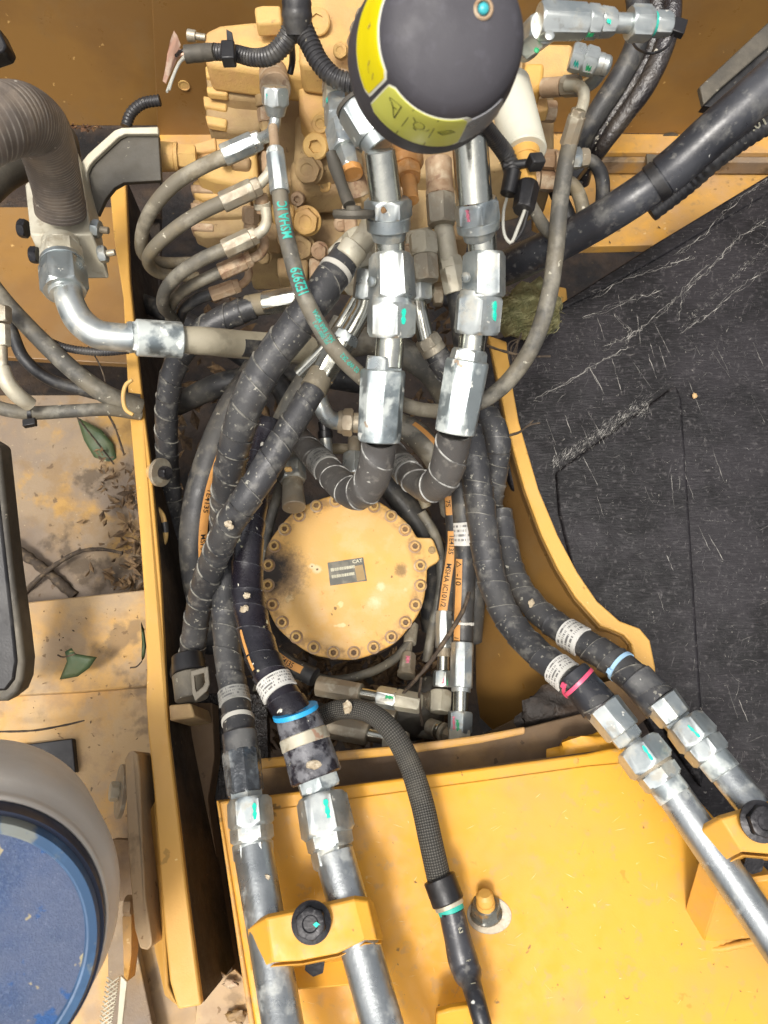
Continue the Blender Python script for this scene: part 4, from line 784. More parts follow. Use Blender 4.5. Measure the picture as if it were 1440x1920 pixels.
# ---- boom pipes
def bpipe(label, A, B, wA, wB):
    B = tuple(b + (b - a) * .45 for a, b in zip(A, B)); wB += (wB - wA) * .45
    pa = Path([(*A, wA), ((A[0] + B[0]) / 2, (A[1] + B[1]) / 2, (A[2] + B[2]) / 2, (wA + wB) / 2), (*B, wB)], .01)
    t = thing('boom_pipe', label, 'steel pipe', pa.p[0], 'galvanised boom pipes')
    tube('pipe', pa, PIPE, t, seg=32)
    return t
t = bpipe('leftmost galvanised pipe running down the boom to the bottom edge', (474, 1590, .92), (542, 1990, .80), 72, 78)
lump('mud_splat', 501, 1645, .885, .004, .0035, .0015, MUD, t, 6, .8, 81)
bpipe('second galvanised pipe from the left, under the right half of the yellow clamp', (626, 1600, .905), (736, 1990, .80), 74, 80)
bpipe('galvanised pipe under the left end of the right-hand clamp, in front of the small bracket', (1256, 1478, .9), (1530, 1880, .78), 64, 70)
bpipe('rightmost galvanised pipe, running off the right edge above the right-hand clamp', (1350, 1436, .9), (1560, 1690, .8), 60, 66)
# ---- clamps
def clamp(label, top, d, thk, boltc, br, tag_extra=None):
    t = thing('pipe_clamp', label, 'pipe clamp', P(*boltc), 'yellow pipe clamps')
    return t
def strap(t, sec, across, mat):
    """sec: list of (x,y,d) pixel points along the strap's back edge and front edge pairs -> bent strip with thickness"""
    vs, fs = [], []; th = VIEW * .011
    for (a, b) in sec:
        A, B = P(*a), P(*b); vs += [A, B, B + th, A + th]
    n = len(sec)
    for i in range(n - 1):
        for j in range(4):
            j2 = (j + 1) % 4; fs.append([i * 4 + j, i * 4 + j2, (i + 1) * 4 + j2, (i + 1) * 4 + j][::-1])
    fs.append([0, 1, 2, 3]); fs.append([(n - 1) * 4 + q for q in (3, 2, 1, 0)])
    return mk('clamp_strap', vs, fs, mat, t, bevel=.0018, smooth=30)
t = thing('pipe_clamp', 'whole yellow pipe clamp with black bolt holding the two left boom pipes', 'pipe clamp', P(590, 1740, .87), 'yellow pipe clamps')
strap(t, [((464, 1742, .862), (470, 1822, .85)), ((500, 1722, .84), (512, 1806, .828)), ((548, 1712, .842), (563, 1803, .828)), ((620, 1697, .848), (634, 1789, .832)), ((664, 1687, .84), (684, 1764, .828)), ((690, 1690, .845), (706, 1764, .832)), ((700, 1700, .868), (718, 1764, .85))], None, YELB)
strap(t, [((474, 1826, .845), (475, 1830, .90)), ((512, 1812, .83), (514, 1822, .90)), ((568, 1808, .835), (570, 1812, .905)), ((636, 1794, .84), (640, 1802, .905)), ((684, 1770, .835), (690, 1785, .9)), ((716, 1770, .85), (716, 1775, .9))], None, YELB)
prism('bracket_block', [P(x, y, d) for x, y, d in ((480, 1816, .905), (690, 1790, .905), (712, 1838, .885), (640, 1850, .885), (490, 1862, .89))], DOWN * .05, YELB, t, .002)
cb = P(584, 1729, .836)
bolt(t, cb, (-VIEW * .9 + Vector((0, .35, .1))).normalized(), .0155, .016, BLKB)
c = P(590, 1812, .875); lathe('clamp_nut', c, c + VIEW, [(0, .011, 'h', 1.13), (.014, .011, 'h', 1.13), (.015, .009, 'c', 1)], BLKB, t, seg=36)
mark_v = [cb + RM @ Vector((x * .001, y * .001, 0)) - VIEW * .0165 + Vector((0, .004, 0)) for x, y in ((3, 2), (7, 5), (13, 0), (14, -6), (9, -8), (8, -3))]
mk('paint_mark', mark_v, [[5, 4, 3, 2, 1, 0]], TEAL, t, smooth=None)
t = thing('pipe_clamp', 'yellow pipe clamp cut off by the right edge, holding the two right boom pipes', 'pipe clamp', P(1400, 1570, .86), 'yellow pipe clamps')
strap(t, [((1307, 1562, .862), (1346, 1622, .85)), ((1352, 1536, .835), (1392, 1598, .825)), ((1400, 1522, .835), (1440, 1602, .822)), ((1460, 1505, .835), (1500, 1590, .82)), ((1520, 1480, .83), (1580, 1560, .82))], None, YELB)
strap(t, [((1350, 1626, .845), (1352, 1632, .89)), ((1394, 1604, .83), (1398, 1612, .9)), ((1440, 1608, .828), (1444, 1614, .9)), ((1505, 1596, .825), (1510, 1600, .9))], None, YELB)
cb = P(1424, 1540, .825); bolt(t, cb, (-VIEW * .9 + Vector((0, .3, .1))).normalized(), .0155, .015, BLKB)
c = P(1414, 1620, .86); lathe('clamp_nut', c, c + VIEW, [(0, .011, 'h', 1.13), (.014, .011, 'h', 1.13), (.015, .009, 'c', 1)], BLKB, t, seg=36)
t = thing('pipe_bracket', 'folded yellow bracket standing on the boom plate under the right-hand pipe', 'bracket', P(1330, 1720, .95))
v = [P(1311, 1612, .905), P(1350, 1665, .89), P(1318, 1768, .95), P(1282, 1712, .965)]
mk('left_leaf', v + [p + Vector((.008, .003, 0)) for p in v], [[0, 1, 2, 3][::-1], [4, 5, 6, 7], [0, 4, 7, 3], [3, 7, 6, 2], [2, 6, 5, 1], [1, 5, 4, 0]], YELB, t, bevel=.0015, smooth=30)
v = [P(1350, 1665, .89), P(1520, 1640, .87), P(1560, 1745, .92), P(1318, 1768, .95)]
mk('front_leaf', v + [p + Vector((.002, .008, 0)) for p in v], [[0, 1, 2, 3][::-1], [4, 5, 6, 7], [0, 4, 7, 3], [3, 7, 6, 2], [2, 6, 5, 1], [1, 5, 4, 0]], YELB, t, bevel=.0015, smooth=30)
tube('weld_bead', Path([(1283, 1716, .962, 12), (1318, 1776, .95, 14), (1420, 1764, .94, 13), (1540, 1745, .93, 12)], .004), YELB, t, seg=10, prof=lambda s: 1 + .12 * math.sin(s * 900))
t = thing('lower_clamp', 'yellow clamp corner peeking up at the bottom edge over the braided hose', 'pipe clamp', P(870, 1900, .87), 'yellow pipe clamps')
prism('clamp_plate', pp([(818, 1900), (845, 1892), (904, 1883), (922, 1925), (930, 1980), (815, 1980)], .86), VIEW * .012, YELB, t, .003)
# scrape marks on boom
def slivers(name, n, f, mat, parent):
    vs, fs = [], []
    for i in range(n):
        x, y, a, L_, w = f(); c = Z(x, y, BH - .0032) if (y > 1545) else Z(x, y, BH - .0032); u = Vector((math.cos(a), math.sin(a), 0)); v = Vector((-u.y, u.x, 0)); b = len(vs)
        vs += [c - u * L_, c + v * w * random.random() - u * L_ * .2, c + u * L_, c - v * w]; fs.append([b, b + 3, b + 2, b + 1])
    return mk(name, vs, fs, mat, parent, smooth=None, kind='stuff')
def onb():
    while 1:
        x, y = random.uniform(500, 1420), random.uniform(1480, 1915)
        if y > 1545 - (x - 500) * .125 and (x < 1250 or y > 1600 + (x - 1250) * 1.1): return x, y
CHIP = M('chipped_edge', '6d5a3c', .8); PSC = M('pale_scuff', 'E3C98c', .6)
slivers('dark_chips', 60, lambda: (*onb(), random.uniform(0, 6.3), random.uniform(.0004, .0022), random.uniform(.0003, .0009)), CHIP, tbm)
slivers('pale_scuffs', 90, lambda: (*onb(), random.gauss(.2, .7), random.uniform(.001, .009), random.uniform(.00012, .0005)), PSC, tbm)
for x, y, L_, a_ in ((698, 1596, .030, -.42), (560, 1550, .018, -.5)):
    c = Z(x, y, BH - .0002)
    lump('scrape_mark', x, y, dep(BH, y) + .001, L_ * .5, .0032, .0014, RUSTZ, tbm, 8, .9, int(x)).rotation_euler = (0, 0, 0)
# ================================================================== control valve
tv = thing('control_valve', 'large yellow cast control valve block at the top centre, stacked with plugs and end caps', 'control valve', P(580, 250, 1.25))
def blk(name, pts, d, thick, mat, bevel=.004, parent=None, seg=3, vec=None): return prism(name, pp(pts, d), (vec or DOWN) * thick, mat, parent or tv, bevel, seg=seg)
blk('valve_body', [(470, 150), (560, 150), (700, 150), (720, 330), (640, 340), (470, 345)], 1.22, .12, CASTD, .006)
blk('valve_body', [(440, 330), (560, 322), (720, 320), (880, 300), (880, 440), (720, 470), (520, 450), (450, 452)], 1.27, .14, CASTD, .008)
blk('valve_body', [(690, 60), (1000, 60), (1000, 300), (860, 330), (690, 330)], 1.24, .14, CASTD, .006)
blk('top_housing', [(382, 58), (412, 44), (470, 38), (560, 36), (700, 20), (700, 145), (560, 142), (470, 130), (384, 118)], 1.10, .05, CAST, .008, seg=4)
blk('top_housing', [(560, -60), (720, -60), (720, 120), (640, 132), (560, 120)], 1.07, .05, CAST, .008, seg=4)
blk('lifting_lug', [(476, 12), (492, 8), (526, 8), (528, 42), (480, 44)], 1.065, .022, CAST, .004)
blk('end_cap', [(384, 128), (440, 132), (490, 138), (490, 186), (436, 182), (388, 170)], 1.15, .045, CASTD, .006)
blk('end_cap_rib', [(384, 122), (430, 128), (428, 148), (386, 144)], 1.145, .012, CAST, .003)
blk('end_cap_rib', [(386, 160), (428, 164), (426, 178), (388, 174)], 1.145, .012, CAST, .003)
blk('end_cap', [(382, 178), (436, 190), (490, 196), (490, 240), (470, 246), (430, 244), (388, 232)], 1.17, .05, CASTD, .006)
blk('end_cap_rib', [(380, 178), (426, 188), (424, 206), (382, 198)], 1.165, .012, CAST, .003)
blk('end_cap_rib', [(384, 214), (426, 222), (424, 238), (388, 232)], 1.165, .012, CAST, .003)
blk('end_cap', [(362, 268), (404, 256), (478, 258), (484, 336), (440, 344), (398, 336), (366, 326)], 1.17, .05, CAST, .007)
blk('end_cap_rib', [(362, 268), (404, 256), (406, 280), (364, 288)], 1.165, .012, CAST, .003)
fit(tv, (284, 293, 1.14), (372, 296, 1.15), [('cyl', 0, 9, 50, 50, CAST, 'plug_flange'), ('cyl', 8, 44, 54, 50, CAST, 'plug_head'), ('ring', 43, 50, 52, 52, CAST), ('hex', 49, 84, 42, 42, CAST)], off=.3)
for y0, dd in ((338, 1.2), (372, 1.21), (410, 1.22)):
    blk('spool_cap', [(360, y0 + 2), (376, y0 - 6), (470, y0 - 2), (470, y0 + 30), (380, y0 + 34), (362, y0 + 26)], dd, .03, CASTD if y0 > 340 else CAST, .004)
    blk('spool_cap_step', [(356, y0 + 6), (400, y0 + 8), (400, y0 + 22), (358, y0 + 20)], dd - .004, .02, RUSTZ, .003)
blk('side_column', [(556, 122), (612, 122), (640, 180), (628, 250), (584, 250), (560, 205)], 1.12, .06, CAST, .008, seg=4)
blk('side_column', [(552, 205), (600, 215), (645, 245), (640, 315), (570, 318), (550, 290)], 1.16, .06, CASTD, .012, seg=4)
blk('side_column', [(545, 290), (640, 290), (652, 352), (560, 360), (542, 335)], 1.19, .06, CASTD, .012, seg=4)
AX = Vector((-.1, -.62, .55)).normalized()
def vb(x, y, d, rpx, h, mat, kind='h', ax=AX, name='bolt_head'):
    c = P(x, y, d); r = rpx * d / F
    if kind == 'h': bolt(tv, c, ax, r, h, mat, name=name, fr=1.3)
    else: lathe(name, c, c + ax, [(0, r, 'c', 1), (h * .8, r, 'c', 1), (h, r * .9, 'c', 1), (h, r * .45, 'h', 1.15), (h * .5, r * .42, 'h', 1.15), (h * .5, r * .05, 'c', 1)], mat, tv, seg=36)
vb(604, 232, 1.13, 15, .018, CAST); vb(594, 274, 1.14, 24, .014, CAST, 'p', name='socket_plug'); vb(580, 318, 1.15, 21, .018, CASTD)
vb(576, 414, 1.2, 21, .016, CAST); vb(566, 462, 1.24, 20, .014, CASTD); vb(478, 268, 1.16, 10, .01, CASTD, 'p'); vb(660, 300, 1.2, 16, .012, CASTD)
vb(596, 40, 1.06, 24, .006, CAST, 'p', name='boss'); vb(505, 190, 1.14, 16, .02, CASTD, 'p'); vb(506, 232, 1.15, 16, .02, CASTD, 'p')
vb(640, 335, 1.22, 18, .01, CASTD, 'p'); vb(620, 372, 1.24, 15, .008, CASTD, 'p')
fit(tv, (512, 136, 1.1), (516, 166, 1.02), [('cyl', 0, 32, 54, 56, RUSTZ)])
blk('manifold_port', [(640, 380), (668, 376), (670, 420), (676, 450), (648, 452)], 1.14, .05, RUSTZ, .004)
blk('manifold_port', [(612, 468), (660, 420), (700, 430), (700, 520), (650, 520)], 1.17, .05, LGREY, .004)
blk('manifold_port', [(760, 430), (812, 420), (816, 520), (770, 530)], 1.1, .06, LGREY, .006)
fit(tv, (792, 440, 1.08), (800, 530, 1.08), [('hexb', 0, 40, 52, 52, LGREY), ('hex', 40, 88, 48, 46, ZINCD)], off=.2)
for (x, y, d, w, h, m_) in ((488, 352, 1.16, 40, 34, CASTD), (530, 392, 1.18, 46, 30, CAST), (500, 430, 1.2, 50, 36, CASTD), (548, 500, 1.24, 60, 40, CASTD), (600, 510, 1.24, 44, 60, RUSTZ), (640, 250, 1.12, 26, 60, CASTD), (690, 350, 1.18, 30, 60, CASTD), (745, 400, 1.18, 44, 50, CASTD), (760, 330, 1.14, 40, 60, RUSTZ), (450, 300, 1.16, 40, 26, CASTD), (505, 300, 1.17, 34, 44, RUSTZ)):
    blk('port_boss', [(x - w / 2, y - h / 2), (x + w / 2, y - h / 2 + 3), (x + w / 2 - 3, y + h / 2), (x - w / 2 + 2, y + h / 2 - 3)], d, .04, m_, .006)
for (x, y, d, r_, h, m_, k_) in ((524, 354, 1.14, 12, .014, CASTD, 'h'), (560, 372, 1.2, 13, .012, RUSTZ, 'p'), (610, 346, 1.2, 12, .012, CAST, 'h'), (640, 420, 1.16, 11, .010, RUSTZ, 'h'), (536, 448, 1.21, 14, .012, CASTD, 'p'), (600, 470, 1.23, 13, .012, RUSTZ, 'h'), (495, 480, 1.24, 12, .01, CASTD, 'h'), (716, 120, 1.06, 14, .012, CAST, 'h'), (640, 96, 1.05, 12, .012, CAST, 'h'), (420, 300, 1.15, 9, .008, CASTD, 'h'), (745, 372, 1.16, 12, .012, CASTD, 'p'), (765, 470, 1.1, 10, .01, RUSTZ, 'h')):
    vb(x, y, d, r_, h, m_, k_)
fit(tv, (498, 178, 1.1), (506, 262, 1.12), [('cyl', 0, 22, 40, 40, CASTD, 'port_tube'), ('hex', 24, 50, 36, 36, RUSTZ), ('cyl', 50, 84, 30, 28, CASTD, 'port_tube')])
fit(tv, (690, 30, .95), (660, 100, 1.0), [('ring', 0, 12, 44, 44, ZINCD), ('ring', 14, 24, 40, 40, ZINC), ('ring', 26, 36, 44, 44, ZINCD), ('cyl', 36, 60, 36, 36, RUSTZ)])
# right side of the valve
blk('right_housing', [(985, 78), (1076, 80), (1074, 138), (1030, 150), (985, 150)], 1.0, .03, CAST, .006)
blk('right_housing', [(984, 116), (1022, 116), (1018, 158), (1004, 172), (982, 170)], .97, .03, YEL, .005)
blk('right_housing', [(996, 160), (1040, 150), (1040, 330), (1000, 350), (985, 240)], 1.1, .08, CASTD, .006)
blk('right_lug', [(1004, 186), (1026, 180), (1030, 204), (1006, 210)], 1.0, .02, CAST, .003)
for (x, y, d, w) in ((1008, 210, 1.04, 36), (1010, 300, 1.06, 34), (1004, 340, 1.08, 38)):
    fit(tv, (x - 14, y - 2, d), (x + 40, y, d), [('cyl', 0, 20, w, w, RUSTZ), ('hex', 22, 48, w * .98, w, RUSTZ)], off=.3)
# brass relief plug below the cap
fit(tv, (752, 240, .92), (772, 378, .88), [('cyl', 0, 70, 66, 66, ORB), ('cone', 68, 78, 66, 54, ORB), ('hex', 76, 98, 48, 48, ORB), ('cyl', 94, 138, 29, 28, ORB)], off=.2)
# grey fittings around the middle
t = thing('pipe_fitting', 'zinc elbow fitting with two nuts left of the black cap, pointing down', 'fitting', P(640, 220, .95))
fit(t, (636, 158, .98), (642, 268, .93), [('ring', 0, 10, 64, 66, RUSTZ), ('hex', 8, 38, 62, 64, LGREY), ('hex', 36, 74, 60, 60, ZINC), ('cone', 72, 100, 58, 44, ZINC)], off=.3)
fit(t, (640, 236, .93), (662, 330, .91), [('hexb', 0, 50, 60, 62, ZINC, 'elbow_body'), ('hex', 48, 84, 46, 42, ZINC), ('cyl', 82, 94, 40, 40, ORB)], off=.7)
fit(t, (660, 322, .93), (672, 372, .95), [('cone', 0, 44, 42, 50, RUSTZ)])
mark(t, (636, 158, .98), (642, 268, .93), 48, 8, 16, 60, TEALT, -26)
t = thing('hex_adapter', 'large zinc hex adapter half hidden under the lower left of the black cap', 'fitting', P(700, 230, .86))
fit(t, (664, 196, .86), (716, 282, .86), [('ring', -4, 4, 74, 76, GREYST), ('hexb', 4, 72, 74, 72, ZINC), ('cyl', 70, 96, 60, 56, ZINC)], off=.55)
t = thing('dust_plug', 'grey rubber plug on a strap hanging beside the left bright pipe', 'rubber plug', P(662, 400, .85))
tube('strap', Path([(620, 286, .88, 20), (628, 310, .88, 26), (640, 345, .87, 22), (655, 385, .86, 24)], .004), GREYST, t, seg=12)
c = P(663, 402, .85); a_ = (RM @ Vector((-.1, -.92, .55))).normalized(); a_ = (RM @ Vector((0, .9, .42))).normalized()
lathe('disc', c, c + a_, [(-.004, .0225, 'c', 1), (0, .0245, 'c', 1), (.005, .0235, 'c', 1), (.005, .009, 'c', 1), (.009, .008, 'c', 1), (.01, .001, 'c', 1)], GREYST, t)
# right middle tan pipe going down to a hose
t, pa = hose('hydraulic_hose', 'dark hose under a tan ferrule between the two bright front fittings', 'short hoses behind the bright fittings', [(856, 530, 1.1, 42), (862, 570, 1.11, 44), (870, 630, 1.14, 44), (876, 700, 1.18, 42)], RUB)
fit(t, (822, 300, 1.08), (828, 420, 1.08), [('cyl', 0, 60, 50, 50, RUSTZ), ('ring', 58, 68, 54, 54, RUSTZ), ('hex', 66, 122, 54, 52, ZINCD)], off=.2)
elbowtube(t, [(829, 408, 1.09, 36), (834, 440, 1.09, 37), (842, 492, 1.09, 38)], LGREY)
fit(t, (842, 482, 1.09), (856, 552, 1.1), [('hex', 0, 24, 42, 44, LGREY), ('fer', 18, 68, 46, 46, LGREY)], off=.3)
t, pa = hose('hydraulic_hose', 'dark hose slanting down right from a bent pipe behind the left bright fitting', 'short hoses behind the bright fittings', [(812, 655, 1.12, 44), (836, 690, 1.12, 50), (862, 725, 1.15, 50), (880, 770, 1.2, 44)], GUARD, 'guard')
fit(t, (782, 488, 1.1), (786, 566, 1.1), [('hexb', -10, 30, 50, 48, LGREY), ('hex', 30, 78, 50, 48, ZINC)], off=.2)
elbowtube(t, [(782, 556, 1.1, 30), (788, 590, 1.1, 31), (800, 640, 1.11, 32)], CHROME)
fit(t, (798, 632, 1.11), (820, 668, 1.12), [('hex', 0, 22, 44, 46, ZINCD), ('cyl', 20, 34, 46, 48, ZINCD)], off=.3)
t = thing('cross_fitting', 'short horizontal steel fitting between the two front hose lines', 'fitting', P(820, 552, 1.13))
fit(t, (792, 552, 1.13), (860, 552, 1.13), [('cyl', 0, 22, 26, 26, ZINCD), ('hex', 20, 38, 42, 42, ZINCD), ('cyl', 38, 68, 44, 44, SMOOTHK)])
# elbow and small fittings above the motor
t = thing('pipe_elbow', 'curved zinc elbow with hex nut above the motor cover, left of the bright ferrule', 'fitting', P(620, 780, 1.18))
elbowtube(t, [(598, 742, 1.17, 30), (604, 765, 1.17, 32), (618, 785, 1.18, 33), (642, 792, 1.19, 33)], ZINC)
fit(t, (634, 791, 1.19), (690, 794, 1.19), [('ring', 0, 8, 42, 44, ZINCD), ('hex', 8, 28, 48, 50, ZINCD), ('cyl', 28, 60, 38, 38, ZINCD)], off=.5)
t = thing('motor_port_fitting', 'upright zinc nut and stub above left of the motor cover', 'fitting', P(550, 890, 1.3))
fit(t, (546, 848, 1.34), (551, 948, 1.28), [('pipe', 0, 26, 30, 30, ZINC), ('hex', 22, 56, 48, 48, ZINC), ('cyl', 54, 104, 38, 44, ZINCD)], off=.45)
lump('paint_dab', 541, 880, 1.25, .006, .0045, .0015, CAST, t, 6, .7, 91)
t = thing('motor_port_fitting', 'upright zinc nut directly behind the left grey front hose above the motor', 'fitting', P(664, 880, 1.3))
fit(t, (664, 822, 1.34), (662, 920, 1.3), [('pipe', 0, 34, 24, 24, ZINCD), ('hex', 32, 72, 44, 44, ZINC), ('cyl', 70, 98, 38, 40, ZINCD)], off=.1)
t = thing('sensor_stub', 'small black capped steel stub between the elbow and the left grey front hose', 'sensor', P(610, 830, 1.3))
fit(t, (608, 790, 1.3), (614, 870, 1.3), [('cyl', 0, 20, 24, 22, BLK), ('cyl', 18, 32, 28, 28, BLK), ('pipe', 30, 80, 22, 24, ZINC)])
t, pa = hose('steel_pipe', 'short bright steel pipe slanting under the wrapped hoses near the bay centre', None, [(668, 560, 1.12, 22), (645, 600, 1.12, 24), (610, 650, 1.13, 24), (560, 700, 1.15, 24)], CHROME, part='pipe', cat='steel pipe')
hose('hydraulic_hose', 'plain dusty grey hose running behind the ferrule in the bay centre', 'plain dark hoses in the bay', [(640, 600, 1.2, 34), (590, 690, 1.2, 46), (545, 770, 1.22, 50), (510, 850, 1.26, 48), (480, 930, 1.3, 44)], RUBG)
hose('hydraulic_hose', 'big dim hose crossing the bay behind the two bright ferrules', 'plain dark hoses in the bay', [(330, 640, 1.35, 40), (460, 648, 1.33, 46), (600, 660, 1.32, 50), (700, 640, 1.32, 52), (800, 690, 1.34, 52), (850, 760, 1.38, 50)], RUBG)
for i, pts in enumerate(([(250, 560, 1.5, 34), (360, 610, 1.45, 38), (520, 720, 1.45, 40), (560, 820, 1.5, 40)],
                         [(330, 760, 1.55, 40), (420, 720, 1.5, 46), (560, 700, 1.5, 50), (720, 720, 1.5, 50)],
                         [(700, 880, 1.45, 40), (760, 950, 1.45, 46), (800, 1020, 1.46, 44), (810, 1180, 1.5, 40)],
                         [(430, 1180, 1.45, 40), (520, 1260, 1.45, 44), (640, 1290, 1.46, 44), (760, 1260, 1.48, 40)])):
    hose('hydraulic_hose', ['dim hose low in the bay running from the left plate toward the centre', 'dim hose low in the bay crossing below the elbow pipes', 'dim hose passing down the right side behind the motor cover', 'dim hose curving low under the motor cover'][i], 'plain dark hoses in the bay', pts, RUB)
t, pa = hose('hydraulic_hose', 'dim vertical hose close inside the left plate running down to the clamp', 'plain dark hoses in the bay', [(318, 880, 1.42, 36), (322, 960, 1.42, 36), (332, 1060, 1.42, 38), (345, 1160, 1.42, 40), (356, 1250, 1.4, 40), (380, 1340, 1.4, 42), (410, 1400, 1.4, 40)], RUB)
bcl = t = thing('band_clamp', 'dark metal band clamp with an open loop buckle low beside the left plate', 'hose clamp', P(360, 1290, 1.12))
fit(t, (351, 1228, 1.13), (360, 1310, 1.1), [('cyl', 0, 34, 58, 62, BLK, 'rubber_boot'), ('cyl', 36, 84, 64, 62, GREYST, 'clamp_band')])

bk = [(357, 1258), (390, 1250), (393, 1284), (388, 1296), (366, 1316), (360, 1300)]; bi = [(364, 1268), (382, 1262), (384, 1280), (380, 1288), (368, 1298), (366, 1290)]
vs = pp(bk, 1.055) + pp(bi, 1.055); vs += [v + VIEW * .006 for v in vs]; fs = []
for i in range(6):
    j = (i + 1) % 6; fs += [[i, i + 6, j + 6, j], [i + 12, j + 12, j + 18, i + 18], [i, j, j + 12, i + 12], [i + 6, i + 18, j + 18, j + 6]]
mk('buckle', vs, fs, GREYST, bcl, bevel=.0012, smooth=30)
t = thing('plate_bolt', 'bolt with big pale washer sticking out of the left plate beside the wrapped hose', 'bolt', P(300, 885, 1.24))
fit(t, (284, 884, 1.24), (322, 888, 1.22), [('cyl', 0, 14, 30, 30, CAST), ('ring', 14, 20, 54, 54, ZINCD, 'washer'), ('hex', 20, 32, 24, 24, BLKB)])
t, pa = hose('yellow_loop', 'small yellow wire loop with black sleeve on the inner face of the left plate', None, [(292, 950, 1.26, 9), (304, 965, 1.26, 10), (309, 985, 1.26, 11), (310, 1010, 1.26, 10), (300, 1032, 1.26, 8)], CAST, part='loop', cat='wire loop')
tube('sleeve', pa, BLK, t, seg=14, off=.0015, s0=pa.L * .38, s1=pa.L * .6)
hose('yellow_loop', 'yellow ring hooked over the outer edge of the left plate beside the small hoses', None, [(248, 712, 1.2, 7), (236, 722, 1.2, 8), (231, 745, 1.2, 8), (236, 768, 1.2, 8), (250, 778, 1.2, 7)], CAST, part='loop', cat='wire loop')
# ================================================================== accumulator with black cap
A0, B0 = P(850, 66, .58), P(798, 128, .68)
td = thing('accumulator', 'big matte black domed cap with yellow warning stickers at the top centre', 'accumulator', B0)
ax = (B0 - A0).normalized(); Lz = (B0 - A0).length
prd = [(-.014, 0, 'c', 1), (-.0135, .018, 'c', 1), (-.0115, .034, 'c', 1), (-.007, .048, 'c', 1), (-.001, .0562, 'c', 1), (.004, .0585, 'c', 1), (.009, .0605, 'c', 1), (.02, .0635, 'c', 1), (.045, .069, 'c', 1), (.075, .0735, 'c', 1), (.088, .074, 'c', 1), (.094, .072, 'c', 1), (.098, .066, 'c', 1), (.098, .02, 'c', 1)]
lathe('rubber_cap', A0, B0, prd, DOME, td, seg=96, smooth=60)
fit(td, (806, 150, .67), (790, 196, .78), [('cyl', 0, 46, 150, 110, ZINCD, 'vessel_neck')])
nd_, gd_ = camfr(A0, ax)
up = RM @ Vector((0, 1, 0)); up = (up - ax * up.dot(ax)).normalized(); rt = up.cross(ax); rt = -rt if rt.dot(RM @ Vector((1, 0, 0))) < 0 else rt
def dome_r(x):
    for (a, r0, *_), (b, r1, *_) in zip(prd, prd[1:]):
        if a <= x <= b and b > a: return r0 + (r1 - r0) * (x - a) / (b - a)
    return prd[-3][1]
def dm(th, x, off=.0006):   # th in degrees: 0 = image right, 90 = up, along-axis x metres
    a = rad(th); return A0 + ax * x + (rt * math.cos(a) + up * math.sin(a)) * (dome_r(x) + off)
def dpatch(name, outline, off, mat, parent):   # outline (th, x); fan grid built by clipping to rows
    # rows across x; outline given as function rows: list of (x, th0, th1)
    vs, fs = [], []; n = 24
    for lay in (off, -.001):
        for x, a, b in outline:
            for i in range(n + 1): vs.append(dm(a + (b - a) * i / n, x, lay))
    m = n + 1; K = len(outline) * m; R_ = len(outline)
    for j in range(R_ - 1):
        for i in range(n): fs.append([j * m + i, j * m + i + 1, (j + 1) * m + i + 1, (j + 1) * m + i])
    rim = [j * m for j in range(R_)] + [(R_ - 1) * m + i for i in range(1, m)] + [j * m + n for j in range(R_ - 2, -1, -1)] + [i for i in range(n - 1, 0, -1)]
    for a, b in zip(rim, rim[1:] + rim[:1]): fs.append([a, b, b + K, a + K])
    me = mk(name, vs, fs, mat, parent, smooth=50)
    return me
def rows(x0, x1, a, b, c=4, n=12, rc=.006):
    out = []
    for i in range(n + 1):
        x = x0 + (x1 - x0) * i / n; e = min(x - x0, x1 - x); k_ = 0 if e > rc else c * (1 - math.sqrt(max(0, 1 - ((rc - e) / rc) ** 2)))
        out.append((x, a + k_, b - k_))
    return out
dpatch('sticker_border', rows(.0035, .052, 142, 214, 5), .0004, STW, td); dpatch('sticker', rows(.0055, .050, 144, 212, 5), .0008, STY, td)
dpatch('sticker_border', rows(.0035, .058, 217, 292, 5), .0004, STW, td); dpatch('sticker', rows(.0045, .057, 218, 288, 5), .0008, STL, td)
dpatch('silver_label', rows(.008, .056, 289, 322, 3), .0009, STG, td)
def dline(pts, w, mat, parent, name='sticker_print'):
    vs, fs = [], []
    for (a, x), (b, y) in zip(pts, pts[1:]):
        p, q = dm(a, x, .0011), dm(b, y, .0011); n = (p - A0 - ax * (p - A0).dot(ax)).normalized(); s = (q - p).normalized().cross(n) * w
        k_ = len(vs); vs += [p - s, p + s, q + s, q - s]; fs.append([k_, k_ + 1, k_ + 2, k_ + 3])
    return mk(name, vs, fs, mat, parent, smooth=None)
for a in (243, 264): dline([(a, .005), (a, .025), (a, .056)], .0003, INK, td)
dline([(224, .016), (234.5, .012), (235.5, .034), (224, .016)], .0005, INK, td)
dline([(227, .018), (230, .022), (233, .020)], .0008, INK, td); dline([(230, .022), (233, .028)], .0006, INK, td)
cir = [(253 + 4.2 * math.cos(i * .524), .022 + .0058 * math.sin(i * .524)) for i in range(13)]
dline(cir, .00035, INK, td); dline([(246, .014), (249, .018)], .0006, INK, td); dline([(250, .029), (253, .031)], .0008, INK, td); dline([(257, .026), (260, .026), (261, .022)], .0004, INK, td)
dline([(268, .024), (276, .019), (281, .024), (273, .029), (268, .024)], .0005, INK, td)
for q in range(4): dline([(269.5 + q * 2, .0245 - q * .001), (274 + q * 1.8, .0275 - q * .0008)], .0003, INK, td)
dline([(155, .010), (172, .012)], .0003, CASTD, td); dline([(174, .018), (176, .022)], .0012, CASTD, td); dline([(196, .022), (198, .028), (202, .030)], .0005, CASTD, td); dline([(204, .022), (207, .028)], .0005, CASTD, td)
